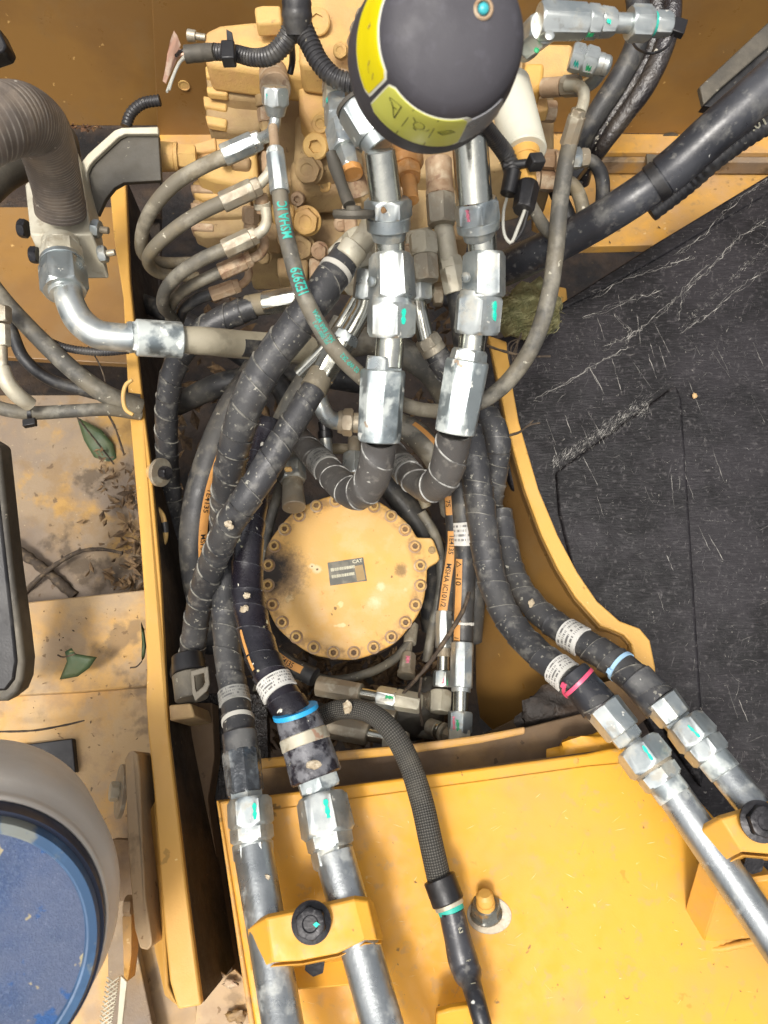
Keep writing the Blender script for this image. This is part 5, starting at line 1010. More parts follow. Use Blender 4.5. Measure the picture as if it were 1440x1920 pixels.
# button on the top
rb = ray(906, 17); kk = ((A0 + ax * -.0128 - CAM).dot(ax)) / rb.dot(ax); cbn = CAM + rb * kk
lathe('button_ring', cbn, cbn - ax, [(-.006, .0078, 'c', 1), (.0012, .0078, 'c', 1), (.002, .0066, 'c', 1), (.0018, .0055, 'c', 1), (-.002, .0045, 'c', 1)], RUSTZ, td, seg=32)
lathe('button', cbn, cbn - ax, [(-.004, .0042, 'c', 1), (.0015, .0042, 'c', 1), (.0028, .003, 'c', 1), (.0032, .0003, 'c', 1)], BTN, td, seg=32, smooth=60)
# ---- silver canister with yellow connector
t = thing('solenoid', 'silver grey canister with yellow connector at the right of the black cap', 'solenoid', P(965, 230, .9))
fit(t, (955, 158, .92), (985, 300, .88), [('cyl', 0, 134, 78, 84, SILV, 'canister'), ('cyl', 130, 146, 60, 56, YEL, 'yellow_collar')])
fit(t, (983, 292, .88), (990, 350, .87), [('cyl', 0, 24, 46, 44, YEL, 'yellow_collar'), ('cyl', 22, 60, 36, 34, YEL, 'yellow_connector')])
fit(t, (936, 312, .87), (1004, 305, .86), [('cyl', 8, 56, 17, 17, BLK, 'retaining_band')])
box('band_lock', P(1004, 304, .85), (.017, .015, .016), (0, .2, .3), BLK, t, .002)
fit(t, (990, 346, .87), (980, 398, .86), [('hexb', 0, 50, 42, 38, BLK, 'plug_housing')], off=.5)
tube('wire', Path([(984, 394, .86, 7), (972, 425, .86, 7), (958, 455, .86, 7), (946, 440, .86, 6), (944, 400, .87, 6), (950, 372, .88, 6), (956, 350, .88, 6)], .003), WIREG, t, seg=8)
tube('wire', Path([(990, 394, .86, 6), (980, 430, .86, 6), (966, 452, .86, 6)], .003), BLK, t, seg=8)
fit(t, (962, 322, .87), (952, 366, .87), [('cyl', 0, 44, 34, 30, BLK, 'conduit_end')])
t, pa = hose('wire_conduit', 'black ribbed conduit dropping from the black cap to the yellow connector', 'black ribbed conduits', [(900, 225, .80, 30), (925, 258, .84, 30), (950, 292, .87, 31), (962, 325, .87, 32)], CONDUIT, part='x', cat='wire conduit', step=.0012)
for c_ in list(t.children): bpy.data.objects.remove(c_)
def corr(t, pa, mat, period=.0045, amp=.1, name='corrugated_conduit', seg=20):
    tube(name, pa, mat, t, seg=seg, step=period / 5, prof=lambda s: 1 + amp * (1 if math.sin(2 * math.pi * s / period) > 0 else -1) * min(1, abs(math.sin(2 * math.pi * s / period)) * 2.5) * .5)
corr(t, pa, CONDUIT)
# ---- harness at the top left
t = thing('wire_harness', 'black ribbed wiring harness forking over the yellow valve housing, end wires bare', 'wire harness', P(540, 60, .92))
corr(t, Path([(552, 46, .92, 40), (535, 78, .93, 36), (508, 104, .94, 33), (475, 108, .95, 30), (440, 100, .96, 29), (400, 97, .97, 28)], .003), CONDUIT)
corr(t, Path([(562, 46, .92, 42), (580, 80, .92, 37), (600, 118, .92, 35), (632, 148, .92, 34), (680, 158, .92, 34)], .003), CONDUIT, period=.0058, amp=.14)
tube('harness_trunk', Path([(556, -60, .9, 52), (556, -10, .9, 54), (557, 30, .91, 56), (558, 66, .92, 44)], .004), CONDUIT, t, seg=24, prof=lambda s: 1 + .03 * math.sin(s * 500))
tube('taped_end', Path([(404, 97, .965, 30), (380, 99, .97, 31), (347, 102, .97, 31)], .003), GREYST, t, seg=22, prof=lambda s: 1 + .02 * math.sin(s * 1500))
for pts, m_ in (([(350, 98, .97, 6), (334, 92, .97, 6), (326, 74, .96, 5)], WIRE), ([(350, 100, .97, 6), (334, 106, .97, 6), (322, 128, .96, 5), (311, 150, .95, 5)], WIRE), ([(348, 104, .97, 6), (336, 118, .96, 6), (322, 148, .95, 5), (313, 172, .94, 5)], WIREG), ([(350, 107, .97, 6), (338, 116, .96, 6), (326, 142, .95, 5), (318, 168, .94, 4)], WIREG), ([(350, 93, .97, 7), (338, 98, .97, 8), (330, 104, .96, 6)], BLK)):
    tube('bare_wire', Path(pts, .003), m_, t, seg=8)
prism('frayed_tape', [P(x, y, d) for x, y, d in ((326, 57, .95), (332, 66, .955), (339, 84, .97), (332, 98, .965), (325, 112, .96), (318, 138, .95), (311, 156, .945), (305, 152, .945), (310, 128, .95), (314, 100, .955), (319, 76, .95))], VIEW * .0015, WIRE, t, .0004)
fit(t, (352, 66, .98), (382, 70, .98), [('cyl', 0, 16, 22, 20, ZINCD, 'clip'), ('cyl', 14, 34, 13, 12, ZINCD, 'clip')])
box('retainer', P(429, 101, .935), (.017, .026, .018), (.2, 0, .05), BLK, t, .002)
prism('retainer_tail', pp([(424, 54), (435, 60), (440, 88), (426, 88)], .93), VIEW * .003, BLK, t, .0006)
tube('strap', Path([(545, 70, .92, 10), (548, 95, .95, 12), (548, 118, .97, 12), (544, 138, .98, 12)], .003), BLK, t, seg=8)
# ================================================================== top right fittings
t = thing('elbow_fitting', 'bright zinc elbow block with nuts pointing right at the top of the photo', 'fitting', P(1050, 40, .8))
fit(t, (985, 82, .86), (1030, 42, .8), [('ring', -6, 6, 58, 58, ZINCD), ('hexb', 4, 50, 56, 60, ZINC, 'elbow_body')], off=.2)
fit(t, (1010, 38, .8), (1255, 46, .82), [('hexb', 0, 88, 62, 58, ZINC, 'elbow_body'), ('hex', 86, 112, 56, 54, ZINC), ('hex', 110, 140, 50, 46, ZINC), ('pipe', 138, 172, 34, 34, ZINC), ('hex', 168, 208, 58, 58, ZINC), ('cyl', 206, 216, 42, 42, TEALT, 'teal_ring'), ('hex', 214, 246, 42, 42, ZINC)], off=.5)
mark(t, (1010, 38, .8), (1255, 46, .82), 120, 9, 10, 50, TEAL, 2); mark(t, (1010, 38, .8), (1255, 46, .82), 92, 12, 14, 56, GREENM, -22)
c = P(1030, 68, .77); lathe('stud_head', c, c - VIEW, [(0, .005, 'c', 1), (.002, .005, 'c', 1), (.003, .003, 'c', 1)], ZINC, t, seg=20)
lump('paint_dab', 1006, 94, .82, .003, .003, .001, GREENM, t, 6, .5, 95)
t = thing('elbow_fitting', 'smaller zinc fitting with rounded end, below the long elbow at top right', 'fitting', P(1100, 115, .9))
fit(t, (1070, 106, .92), (1142, 124, .92), [('hex', 0, 24, 48, 48, ZINC), ('hex', 24, 50, 50, 48, ZINC), ('cyl', 50, 62, 38, 38, ZINC), ('cap', 60, 78, 36, 28, ZINC)], off=.3)
elbowtube(t, [(1128, 132, .93, 26), (1112, 152, .95, 26), (1088, 166, .98, 24)], ZINC)
mark(t, (1070, 106, .92), (1142, 124, .92), 12, 18, 10, 48, TEALT, -12); mark(t, (1070, 106, .92), (1142, 124, .92), 36, 12, 10, 50, GREENM, -14)
t = thing('strap_end', 'black zip tie head sticking out beside the long elbow at top right', 'cable tie', P(1275, 50, .9))
box('tie_head', P(1272, 52, .9), (.016, .02, .01), (.2, .1, -.3), BLK, t, .001)
tube('tie_loop', Path([(1182, 72, .92, 5), (1196, 92, .9, 5), (1222, 100, .88, 5), (1250, 88, .89, 5), (1262, 66, .9, 5)], .003), BLK, t, seg=8)
# ---- glossy hoses in plastic at top right
GX = 'glossy black hoses at the top right'
PLAST = M('plastic_wrapped_hose', '2a2627', .2, 0, [('n', '4a4238', 12, .45, .65, .6), ('v', 'D0CABA', 60, .26, .8)], [(50, .004), (160, .0015)], spec=.7)
for lb, pts, m_ in (('leftmost of the glossy black hoses slanting down behind the zinc fittings', [(1190, -40, 1.05, 42), (1198, 40, 1.06, 42), (1190, 90, 1.07, 42), (1160, 150, 1.08, 42), (1118, 215, 1.1, 40), (1090, 265, 1.12, 38), (1072, 320, 1.16, 36)], RUB),
                    ('middle glossy black hose slanting down from the zip tie', [(1228, -40, 1.07, 38), (1232, 40, 1.08, 38), (1216, 105, 1.09, 40), (1176, 170, 1.1, 40), (1135, 235, 1.12, 38), (1102, 290, 1.15, 34), (1090, 340, 1.2, 32)], PLAST),
                    ('rightmost glossy hose, flecked with pale dust, slanting down from the zip tie', [(1262, -40, 1.06, 34), (1258, 40, 1.06, 36), (1240, 100, 1.07, 38), (1208, 165, 1.08, 38), (1165, 225, 1.1, 34), (1130, 275, 1.12, 28), (1108, 310, 1.16, 24)], PLAST)):
    t, pa = hose('hydraulic_hose', lb, GX, pts, m_)
t, pa = hose('hydraulic_hose', 'thin dark hose looping over from a pale nut and down behind the big diagonal hose', 'thin pilot hoses', [(1090, 298, 1.06, 22), (1112, 304, 1.06, 24), (1128, 330, 1.07, 26), (1130, 370, 1.08, 26), (1122, 420, 1.1, 24)], RUB)
fit(t, (1040, 300, 1.05), (1104, 296, 1.05), [('cyl', 0, 24, 32, 32, RUSTZ), ('hex', 26, 48, 38, 38, ZINC), ('hex', 48, 64, 34, 32, ZINCD)], off=.3)
t, pa = hose('hydraulic_hose', 'thin tan dusted hose bending down between two yellow gaps left of the big diagonal hose', 'thin pilot hoses', [(1050, 338, 1.08, 22), (1072, 344, 1.08, 24), (1088, 372, 1.09, 26), (1096, 415, 1.1, 26), (1100, 450, 1.12, 24)], RUBT)
t, pa = hose('hydraulic_hose', 'thin dusty hose leaving the connector toward the big diagonal hose', 'thin pilot hoses', [(990, 370, 1.02, 20), (1006, 402, 1.02, 22), (1024, 430, 1.03, 24), (1050, 452, 1.05, 22)], RUBG)
t, pa = hose('hydraulic_hose', 'dark hose coming down behind the tan dusted loop', 'thin pilot hoses', [(1040, 350, 1.14, 30), (1060, 395, 1.14, 30), (1080, 440, 1.15, 30)], RUB)
# ---- the two big diagonal hoses
t, pa = hose('sleeved_hose', 'big black sleeved hose crossing diagonally at the upper right, with a clip band', None, [(1530, 82, .92, 77), (1440, 160, .94, 76), (1385, 208, .95, 75), (1330, 256, .965, 73), (1275, 306, .98, 71), (1220, 350, 1.0, 69), (1155, 394, 1.02, 68), (1085, 436, 1.06, 66), (1010, 474, 1.1, 66), (940, 506, 1.16, 64), (890, 528, 1.22, 60)], SMOOTHK, cat='hose')
tube('clip_band', pa, BLK, t, seg=28, off=.002, s0=pa.L * .40, s1=pa.L * .425, step=.002)
tube('outer_sleeve', pa, SMOOTHK, t, seg=28, off=.0022, s0=0, s1=pa.L * .395)
for (x, y) in ((1304, 208), (1296, 278), (1312, 283), (1178, 391), (1110, 406), (1095, 416)):
    pass
t, pa = hose('ribbed_hose', 'black ribbed hose with pale print lying behind the big diagonal hose', None, [(1540, 190, 1.02, 40), (1440, 232, 1.03, 40), (1390, 262, 1.04, 40), (1340, 300, 1.05, 38), (1290, 345, 1.08, 36), (1220, 400, 1.1, 34)], RUB, part='x', cat='hose')
for c_ in list(t.children): bpy.data.objects.remove(c_)
corr(t, pa, CONDUIT, period=.011, amp=.08, name='ribbed_sleeve')
text_on(pa, pa.L * .38, .018, '.01 LAI', -.45, PALE, t, dr=-1)
t = thing('rubber_channel', 'dark grey rubber channel bar slanting at the upper right corner', 'rubber strip', P(1380, 120, 1.1))
v = [P(1312, 160, 1.16), P(1440, 42, 1.04), P(1600, -90, .95), P(1600, -20, .95), P(1440, 100, 1.06), P(1350, 172, 1.14), P(1312, 196, 1.18)]
prism('bar', pp([(1312, 162), (1440, 42), (1600, -100), (1600, -50), (1440, 88), (1350, 166), (1320, 196)], 1.12), VIEW * .012, GREYST, t, .002)
prism('groove', pp([(1318, 198), (1350, 164), (1440, 84), (1600, -52), (1600, 5), (1440, 130), (1352, 204)], 1.135), VIEW * .02, BLK, t, .001)
t = thing('deck_bolt', 'dusty hex bolt with wide washer on the ledge below the back wall', 'bolt', P(1250, 265, 1.2))
c = Wl(1252, 270, 1.195); yy_ = Vector((0, -1, .25)).normalized()
lathe('washer', c, c + yy_, [(0, .024, 'c', 1), (.003, .024, 'c', 1), (.0032, .012, 'c', 1)], GREYST, t, seg=32)
bolt(t, c + yy_ * .002, yy_, .012, .012, ZINCD, flange=False)
prism('mount_tab', zz([(1212, 288), (1250, 290), (1250, 308), (1214, 306)], 1.11), DOWN * .01, GREYST, t, .001)
t = thing('dark_bracket', 'small dark bracket below the glossy hoses against the yellow deck', 'bracket', P(1070, 330, 1.1))
prism('plate', pp([(1066, 310), (1108, 300), (1080, 336), (1094, 340), (1088, 352), (1062, 346)], 1.12), DOWN * .02, BLK, t, .001)
# ================================================================== left-hand parts
t = thing('suction_hose', 'fat grey wire-ribbed hose bending down into the square flange block at the left', 'hose', P(100, 380, 1.05))
pa = Path([(-90, 262, .80, 140), (-20, 236, .82, 134), (30, 222, .85, 128), (66, 236, .89, 116), (88, 275, .93, 102), (100, 320, .97, 94), (110, 365, 1.0, 90), (114, 398, 1.02, 88)], .0016)
tube('ribbed_hose', pa, CORR, t, seg=40, prof=lambda s: 1 + .012 * math.sin(2 * math.pi * s / .0052) if s > .07 else 1 + .012 * math.sin(2 * math.pi * s / .016))
tube('smooth_cuff', pa, CORR, t, seg=40, off=.0012, s0=pa.L - .018)
t = thing('hose_tail', 'second grey hose section showing behind the fat ribbed hose at the left edge', 'hose', P(20, 320, 1.2))
tube('hose_body', Path([(-60, 370, 1.05, 84), (0, 318, 1.08, 80), (60, 290, 1.12, 74), (110, 262, 1.16, 66), (128, 300, 1.18, 50)], .004), GREYST, t, seg=28)
t = thing('flange_block', 'light grey square steel block clamped under the fat ribbed hose', 'flange block', P(115, 400, 1.05))
prism('block', [P(x, y, d) for x, y, d in ((46, 345, 1.06), (131, 276, 1.08), (146, 284, 1.08), (172, 438, 1.03), (56, 440, 1.03))], RM @ Vector((.012, -.052, -.035)), LGREY, t, .0025)
t_f = t
t2_ = thing('support_bracket', 'bent pale steel bracket with dark web bolted beside the square flange block', 'bracket', P(230, 300, 1.1))
outer = [(296, 237), (228, 239), (214, 244), (165, 288), (152, 304), (149, 318), (152, 350), (158, 400), (160, 440), (174, 440), (171, 400), (164, 350), (163, 322), (168, 310), (176, 300), (222, 257), (234, 251), (297, 251)]
prism('rim', pp(outer, 1.088), VIEW * .009, LGREY, t2_, .0015)
DKST = M('dark_web_steel', '48443b', .6, .1, [('n', '4f493e', 8, .45, .66, .6), ('v', 'A29c88', 60, .2, .6)], [(200, .0003)])
prism('web', pp([(166, 318), (176, 302), (222, 258), (234, 252), (297, 252), (302, 338), (232, 342), (214, 352), (198, 372), (184, 402), (176, 402), (170, 350)], 1.098), VIEW * .01, DKST, t2_, .001)
def sidebolt(parent, A, B, hw, mat, thread=None):
    fit(parent, A, B, [('hex', 0, 14, hw, hw, mat, 'bolt_head')] + ([('pipe', 14, 30, hw * .42, hw * .4, ZINCD, 'thread')] if thread else []), off=.3)
sidebolt(t_f, (37, 428, 1.05), (60, 430, 1.05), 33, BLKB); sidebolt(t_f, (58, 478, 1.04), (80, 478, 1.04), 30, BLKB)
sidebolt(t_f, (174, 428, 1.04), (206, 433, 1.04), 32, ZINC, 1); sidebolt(t_f, (186, 478, 1.03), (216, 473, 1.03), 30, ZINC, 1)
t, pa = hose('return_hose', 'off-white sleeved hose fed by a large bright elbow crossing the left plate', None, [(330, 636, 1.02, 50), (390, 640, 1.04, 52), (440, 645, 1.08, 52), (500, 650, 1.12, 52), (580, 655, 1.18, 50)], WHITEH, cat='hose')
patch('dark_label', pa, pa.L * .42, pa.L * .68, -.95, .4, .0008, RUB, t); patch('white_label', pa, pa.L * .50, pa.L * .66, -1.1, -.75, .0012, LABEL, t)
fit(t, (112, 444, 1.02), (123, 560, .98), [('cyl', 10, 22, 66, 68, LGREY), ('hex', 18, 48, 70, 72, LGREY), ('ring', 46, 54, 78, 80, ZINC), ('hex', 52, 104, 80, 80, ZINC), ('ring', 102, 110, 60, 56, ZINC)], off=.45)
elbowtube(t, [(127, 540, .985, 50), (132, 568, .98, 52), (150, 602, .98, 54), (182, 626, .98, 54), (215, 632, .985, 53), (250, 634, .99, 52)], ZINC, seg=32)
fit(t, (238, 632, .99), (342, 638, 1.02), [('ring', 0, 8, 56, 60, ZINC), ('hex', 6, 18, 56, 58, ZINCB), ('cyl', 16, 104, 68, 68, ZINCB, 'crimp_ferrule')], off=.2)
# small hoses at far left
GL = 'small hoses at the left edge'
t, pa = hose('hydraulic_hose', 'mud streaked hose slanting from the left edge down to the plate', GL, [(-40, 500, 1.2, 30), (5, 560, 1.2, 31), (50, 610, 1.2, 32), (105, 665, 1.21, 34), (150, 705, 1.22, 34), (200, 740, 1.24, 36), (260, 765, 1.28, 38)], RUBG)
t, pa = hose('wire_conduit', 'thin ribbed conduit hanging under the bright elbow at the left', 'black ribbed conduits', [(70, 628, 1.22, 14), (110, 648, 1.22, 15), (150, 657, 1.22, 15), (195, 660, 1.22, 15), (240, 656, 1.22, 15)], CONDUIT, part='x', cat='wire conduit')
for c_ in list(t.children): bpy.data.objects.remove(c_)
corr(t, pa, CONDUIT)
t, pa = hose('hydraulic_hose', 'thin hose curving beneath the mud streaked one at the left', GL, [(12, 590, 1.24, 22), (26, 630, 1.24, 22), (45, 672, 1.24, 23), (90, 710, 1.25, 23), (150, 730, 1.26, 23), (200, 742, 1.28, 23), (262, 750, 1.3, 23)], RUB)
t, pa = hose('hydraulic_hose', 'lowest small hose, tied with a black tie, running right along the floor edge', GL, [(-40, 750, 1.2, 26), (10, 768, 1.2, 26), (60, 774, 1.21, 26), (130, 771, 1.22, 25), (200, 768, 1.24, 24), (262, 776, 1.28, 24)], RUBG)
tube('cable_tie', pa, BLK, t, seg=20, off=.002, s0=pa.L * .31, s1=pa.L * .335, step=.003)
box('tie_head', P(56, 793, 1.19), (.02, .012, .01), (0, 0, .2), BLK, t, .001)
t = thing('pipe_elbow', 'dusty grey pipe elbow with nut at the far left edge', 'fitting', P(10, 700, 1.15))
fit(t, (2, 575, 1.15), (6, 700, 1.15), [('hex', 0, 30, 34, 34, ZINCD), ('hex', 34, 74, 28, 28, LGREY), ('pipe', 74, 125, 18, 18, ZINCD)])
elbowtube(t, [(4, 690, 1.15, 28), (14, 718, 1.15, 30), (34, 742, 1.16, 30), (56, 758, 1.18, 28)], LGREY)
t, pa = hose('wire_conduit', 'black conduit loop showing behind the wall edge at upper left', 'black ribbed conduits', [(300, 188, 1.25, 20), (268, 194, 1.25, 20), (246, 212, 1.25, 20), (236, 238, 1.25, 20)], CONDUIT, part='x', cat='wire conduit')
for c_ in list(t.children): bpy.data.objects.remove(c_)
corr(t, pa, CONDUIT, period=.006)
t = thing('hinge_pad', 'black plastic block poking in at the upper left edge of the photo', 'plastic block', P(0, 80, 1.0))
prism('pad', pp([(-30, 30), (-4, 50), (12, 84), (6, 96), (-30, 108)], 1.0), VIEW * .03, BLK, t, .003)
struct('dark_void_back', [Z(x, y, h) for x, y, h in ((-300, 240, 1.45), (300, 240, 1.45), (300, 400, 1.45), (-300, 400, 1.45))], DOWN * .02, SOOT)  # dark sheet closing the void, its blackness set by colour
struct('deck_plate', zz([(236, 345), (300, 345), (300, 560), (262, 560)], 1.5), DOWN * .02, SOOT)  # dark sheet filling the black gap beside the left plate
t = thing('wall_grommet', 'small round hole with pale rim in the back wall beside the harness end', 'grommet', Wl(345, 160, 1.198))
c = Wl(345, 160, 1.1985); lathe('rim', c, c + Vector((0, -1, 0)), [(0, .0105, 'c', 1), (.0012, .0105, 'c', 1), (.0013, .0085, 'c', 1), (-.004, .0082, 'c', 1), (-.004, .0005, 'c', 1)], CAST, t, seg=28)
# rail
t = thing('rubber_rail', 'scuffed dark rail with worn pale edge along the left side', 'rail', P(0, 1100, 1.12))
prism('rail', pp([(-60, 800), (-2, 835), (8, 930), (22, 1060), (38, 1180), (45, 1240), (42, 1275), (32, 1300), (12, 1316), (-60, 1316)], 1.1), VIEW * .04, GREYST, t, .006, seg=4)
prism('inner_face', pp([(-60, 830), (-14, 840), (0, 960), (14, 1080), (26, 1190), (31, 1240), (26, 1275), (10, 1296), (-60, 1296)], 1.096), VIEW * .01, BLK, t, .004)
# ---- link plate and pin
t = thing('link_bar', 'long narrow upright link bar left of the yellow plate, with pin and bolt', 'link bar', P(250, 1500, 1.05))
prism('bar', [P(x, y, d) for x, y, d in ((234, 1424, 1.05), (240, 1411, 1.05), (250, 1407, 1.05), (258, 1414, 1.05), (262, 1450, 1.04), (266, 1560, 1.0), (272, 1680, .95), (284, 1760, .92), (284, 1774, .92), (276, 1782, .92), (262, 1778, .92), (252, 1740, .93), (240, 1600, .98))], Vector((.0, .0, -1)) * .075, STEP, t, .002)
fit(t, (206, 1484, 1.08), (300, 1482, 1.112), [('hex', 0, 16, 34, 34, LGREY, 'bolt_head'), ('ring', 16, 24, 96, 96, ZINCD, 'washer'), ('cyl', 48, 92, 60, 60, GREYST, 'pin')])
fit(t, (235, 1698, .98), (252, 1698, .98), [('hex', 0, 14, 34, 34, STEP, 'bolt_head')])
prism('thin_guide', [P(x, y, d) for x, y, d in ((229, 1718, .99), (247, 1716, .99), (246, 1790, .96), (240, 1840, .95), (232, 1838, .95))], DOWN * .03, YELD, t, .001)
t = thing('dark_patch_plate', 'brown greasy plate patch lying on the deck between tub and link bar', 'plate', P(220, 1620, 1.12))
prism('plate', zz([(196, 1580), (215, 1572), (250, 1574), (250, 1688), (206, 1692)], 1.262), DOWN * .02, BROWN, t, .002)
struct('deck_patch', zz([(200, 1690), (245, 1680), (256, 1780), (300, 1990), (205, 1990)], 1.27), DOWN * .02, DECK)
# torn liner at bottom
t = thing('torn_liner', 'torn pale beige sheet at the bottom between the left plate and the boom', 'sheet', P(420, 1880, 1.0))
pts = []
for i, (x, y) in enumerate(((372, 1846), (384, 1838), (392, 1846), (398, 1830), (412, 1822), (424, 1830), (440, 1818), (452, 1830), (466, 1840), (480, 1990), (360, 1990))): pts.append((x, y))
prism('sheet', [P(x, y, 1.0) for x, y in pts], VIEW * .003, STEP, t, .0008)
lump('dirt_clod', 445, 1905, .99, .014, .008, .005, DECK, t, 8, .8, 101); lump('dirt_clod', 432, 1845, .99, .01, .006, .003, RUSTZ, t, 8, .8, 102)
# ---- tub
t = thing('tub', 'round off-white tub with navy rim and gritty blue top at the lower left corner', 'tub', P(-60, 1800, .8))
ta = P(-92, 1808, .66); tb_ = P(-68, 1690, .80); axt = (tb_ - ta).normalized()
def trad(px, d): return px * d / F
prt = [(-.0035, 0, 'c', 1), (-.0035, trad(205, .66), 'c', 1), (-.003, trad(212, .66), 'c', 1)]
LT = (tb_ - ta).length
lathe('lid', ta, tb_, [(.002, 0, 'c', 1), (.002, trad(236, .66), 'c', 1), (.006, trad(238, .66), 'c', 1)], BLUEG, t, seg=96)
lathe('lid_ring', ta, tb_, [(.004, trad(233, .66), 'c', 1), (-.002, trad(236, .66), 'c', 1), (-.003, trad(240, .66), 'c', 1), (-.002, trad(256, .66), 'c', 1), (.004, trad(263, .66), 'c', 1), (.014, trad(264, .66), 'c', 1)], BLUEM, t, seg=96)
lathe('navy_band', ta, tb_, [(.010, trad(262, .66), 'c', 1), (.011, trad(272, .66), 'c', 1), (.016, trad(273, .66), 'c', 1), (.034, trad(278, .66), 'c', 1), (.04, trad(280, .66), 'c', 1), (.05, trad(280, .66), 'c', 1), (.05, .01, 'c', 1)], BLUED, t, seg=96, smooth=40)
lathe('tub_wall', ta, tb_, [(.036, trad(278, .66), 'c', 1), (.034, trad(281, .66), 'c', 1), (.036, trad(286, .66), 'c', 1), (.043, trad(289, .66), 'c', 1), (.052, trad(288, .66), 'c', 1), (.056, trad(290, .66), 'c', 1), (.07, trad(306, .66), 'c', 1), (.09, trad(320, .66), 'c', 1), (.12, trad(328, .66), 'c', 1), (LT + .12, trad(318, .66), 'c', 1), (LT + .125, .01, 'c', 1)], TUBW, t, seg=96, smooth=40)
t = thing('pad', 'square dark slotted pad peeking out behind the top of the tub', 'pad', P(95, 1410, 1.15))
prism('pad', zz([(30, 1398), (136, 1384), (142, 1448), (60, 1460)], 1.297), DOWN * .03, BLK, t, .002)
t = thing('mesh_grille', 'bit of pale expanded mesh at the bottom edge beside the tub', 'mesh', P(215, 1880, .9))
v0 = [(206, 1832), (234, 1830), (236, 1990), (180, 1990)]
prism('frame', pp([(226, 1830), (238, 1842), (222, 1990), (214, 1990)], .93), VIEW * .004, LGREY, t, .001)
ob = None
for i in range(12):
    for sgn in (-1, 1):
        x0 = 200 + 24 * (sgn > 0) - i * 1.5; y0 = 1832 + i * 9
        tube('mesh_strand', Path([(x0, y0, .94, 3), (x0 - sgn * 22, y0 + 16, .94, 3)], .01), LGREY, t, seg=5)
# ---- scratches and scuffs on the black panel
SCR = M('pale_scratches', 'A5A29b', .7, 0, [('n', '4a4846', 60, .4, .6, .8)])
RF = [(1042, 884), (1150, 806), (1258, 726), (1270, 722), (1279, 745), (1290, 900), (1306, 1150), (1322, 1400), (1318, 1480), (1262, 1400), (1195, 1260), (1160, 1190), (1080, 1090), (1048, 960)]
def lift(x, y):      # height of the panel's surface under a scratch: raised field, rolled edge or plain sheet
    c = False
    for (a, b), (c_, d_) in zip(RF, RF[1:] + RF[:1]):
        if (b > y) != (d_ > y) and x < (c_ - a) * (y - b) / (d_ - b) + a: c = not c
    return .0104 if c else (.0054 if y < 640 - (x - 1020) * .62 else .0005)
def scr(name, lines):
    vs, fs = [], []
    for pts, w in lines:
        h_ = max(lift(x, y) for x, y in pts); q = [ZM(x, y, max(lift(x, y), h_ - .004)) for x, y in pts]; b0 = len(vs)
        for i, p in enumerate(q):
            d_ = (q[min(i + 1, len(q) - 1)] - q[max(i - 1, 0)]).normalized(); s = Vector((-d_.y, d_.x, 0)) * w * (.15 + random.random() * .85) * (0.2 if i in (0, len(q) - 1) else 1)
            vs += [p - s, p + s]
        for i in range(len(q) - 1): fs.append([b0 + 2 * i, b0 + 2 * i + 1, b0 + 2 * i + 3, b0 + 2 * i + 2])
    return mk(name, vs, fs, SCR, tm, smooth=None, kind='stuff')
def inmat(x, y):
    if y < 640: return x > 930 + (640 - y) * 1.63 + 14
    if y < 900: return x > 985 + (y - 640) * .08
    if y < 1180: return x > 1010 + (y - 900) * .66
    return x > 1235 + (y - 1180) * .35
LN = []
while len(LN) < 480:
    x, y = random.uniform(960, 1470), random.uniform(300, 1560)
    if not inmat(x, y): continue
    r_ = random.random()
    a = rad(random.gauss(72, 9)) if r_ < .5 else rad(random.gauss(-15, 25)) if r_ < .8 else random.uniform(0, 6.28)
    L_ = random.choice((3, 5, 8, 14, 30)) * random.uniform(.5, 1.5); n_ = 4; w = random.uniform(.00008, .0003) * (1.4 if L_ < 7 else .8)
    cu = random.gauss(0, .12)
    LN.append(([(x + math.cos(a + cu * k) * L_ * k / n_, y + math.sin(a + cu * k) * L_ * k / n_) for k in range(n_ + 1)], w))
for i in range(46):
    x, y = random.uniform(1000, 1440), random.uniform(480, 1400)
    if not inmat(x, y) or not inmat(x - 20, y + 40): continue
    a = rad(random.gauss(70, 7)); L_ = random.uniform(25, 75)
    LN.append(([(x + math.cos(a) * L_ * k / 8 + random.gauss(0, .4), y + math.sin(a) * L_ * k / 8) for k in range(9)], random.uniform(.0002, .0006)))
scr('scratch_marks', LN)
LN = []
def wob(pts, n, amp):
    out = []
    for (a, b), (c_, d_) in zip(pts, pts[1:]):
        for k in range(n): out.append((a + (c_ - a) * k / n + random.gauss(0, amp), b + (d_ - b) * k / n + random.gauss(0, amp)))
    return out + [pts[-1]]
for pts in ([(1445, 410), (1390, 440), (1330, 500), (1290, 545), (1230, 590), (1180, 632), (1130, 650)], [(1330, 495), (1280, 540), (1272, 600)], [(1440, 505), (1385, 540), (1330, 590), (1275, 625)], [(1445, 330), (1380, 380), (1320, 440), (1260, 480)],
            [(1110, 560), (1180, 520), (1250, 500), (1300, 480)], [(1150, 590), (1180, 620), (1172, 650)], [(1090, 600), (1190, 560), (1240, 545)], [(1000, 750), (1060, 720), (1120, 680), (1180, 650)]):
    LN.append((wob(pts, 9, 2.2), .0006))
    for q in range(2): LN.append((wob([(x + random.gauss(0, 5), y + random.gauss(0, 5)) for x, y in pts], 9, 2.5), .00025))
scr('crease_lines', LN)
LN = []
for i in range(700):
    u = random.random(); x = 1035 + 185 * u; y = 872 - 118 * u + random.gauss(0, 6 + 5 * u); a = rad(random.gauss(-55, 14)); L_ = random.uniform(2, 10)
    LN.append(([(x, y), (x + math.cos(a) * L_ / 2, y + math.sin(a) * L_ / 2), (x + math.cos(a) * L_, y + math.sin(a) * L_)], random.uniform(.0001, .0004)))
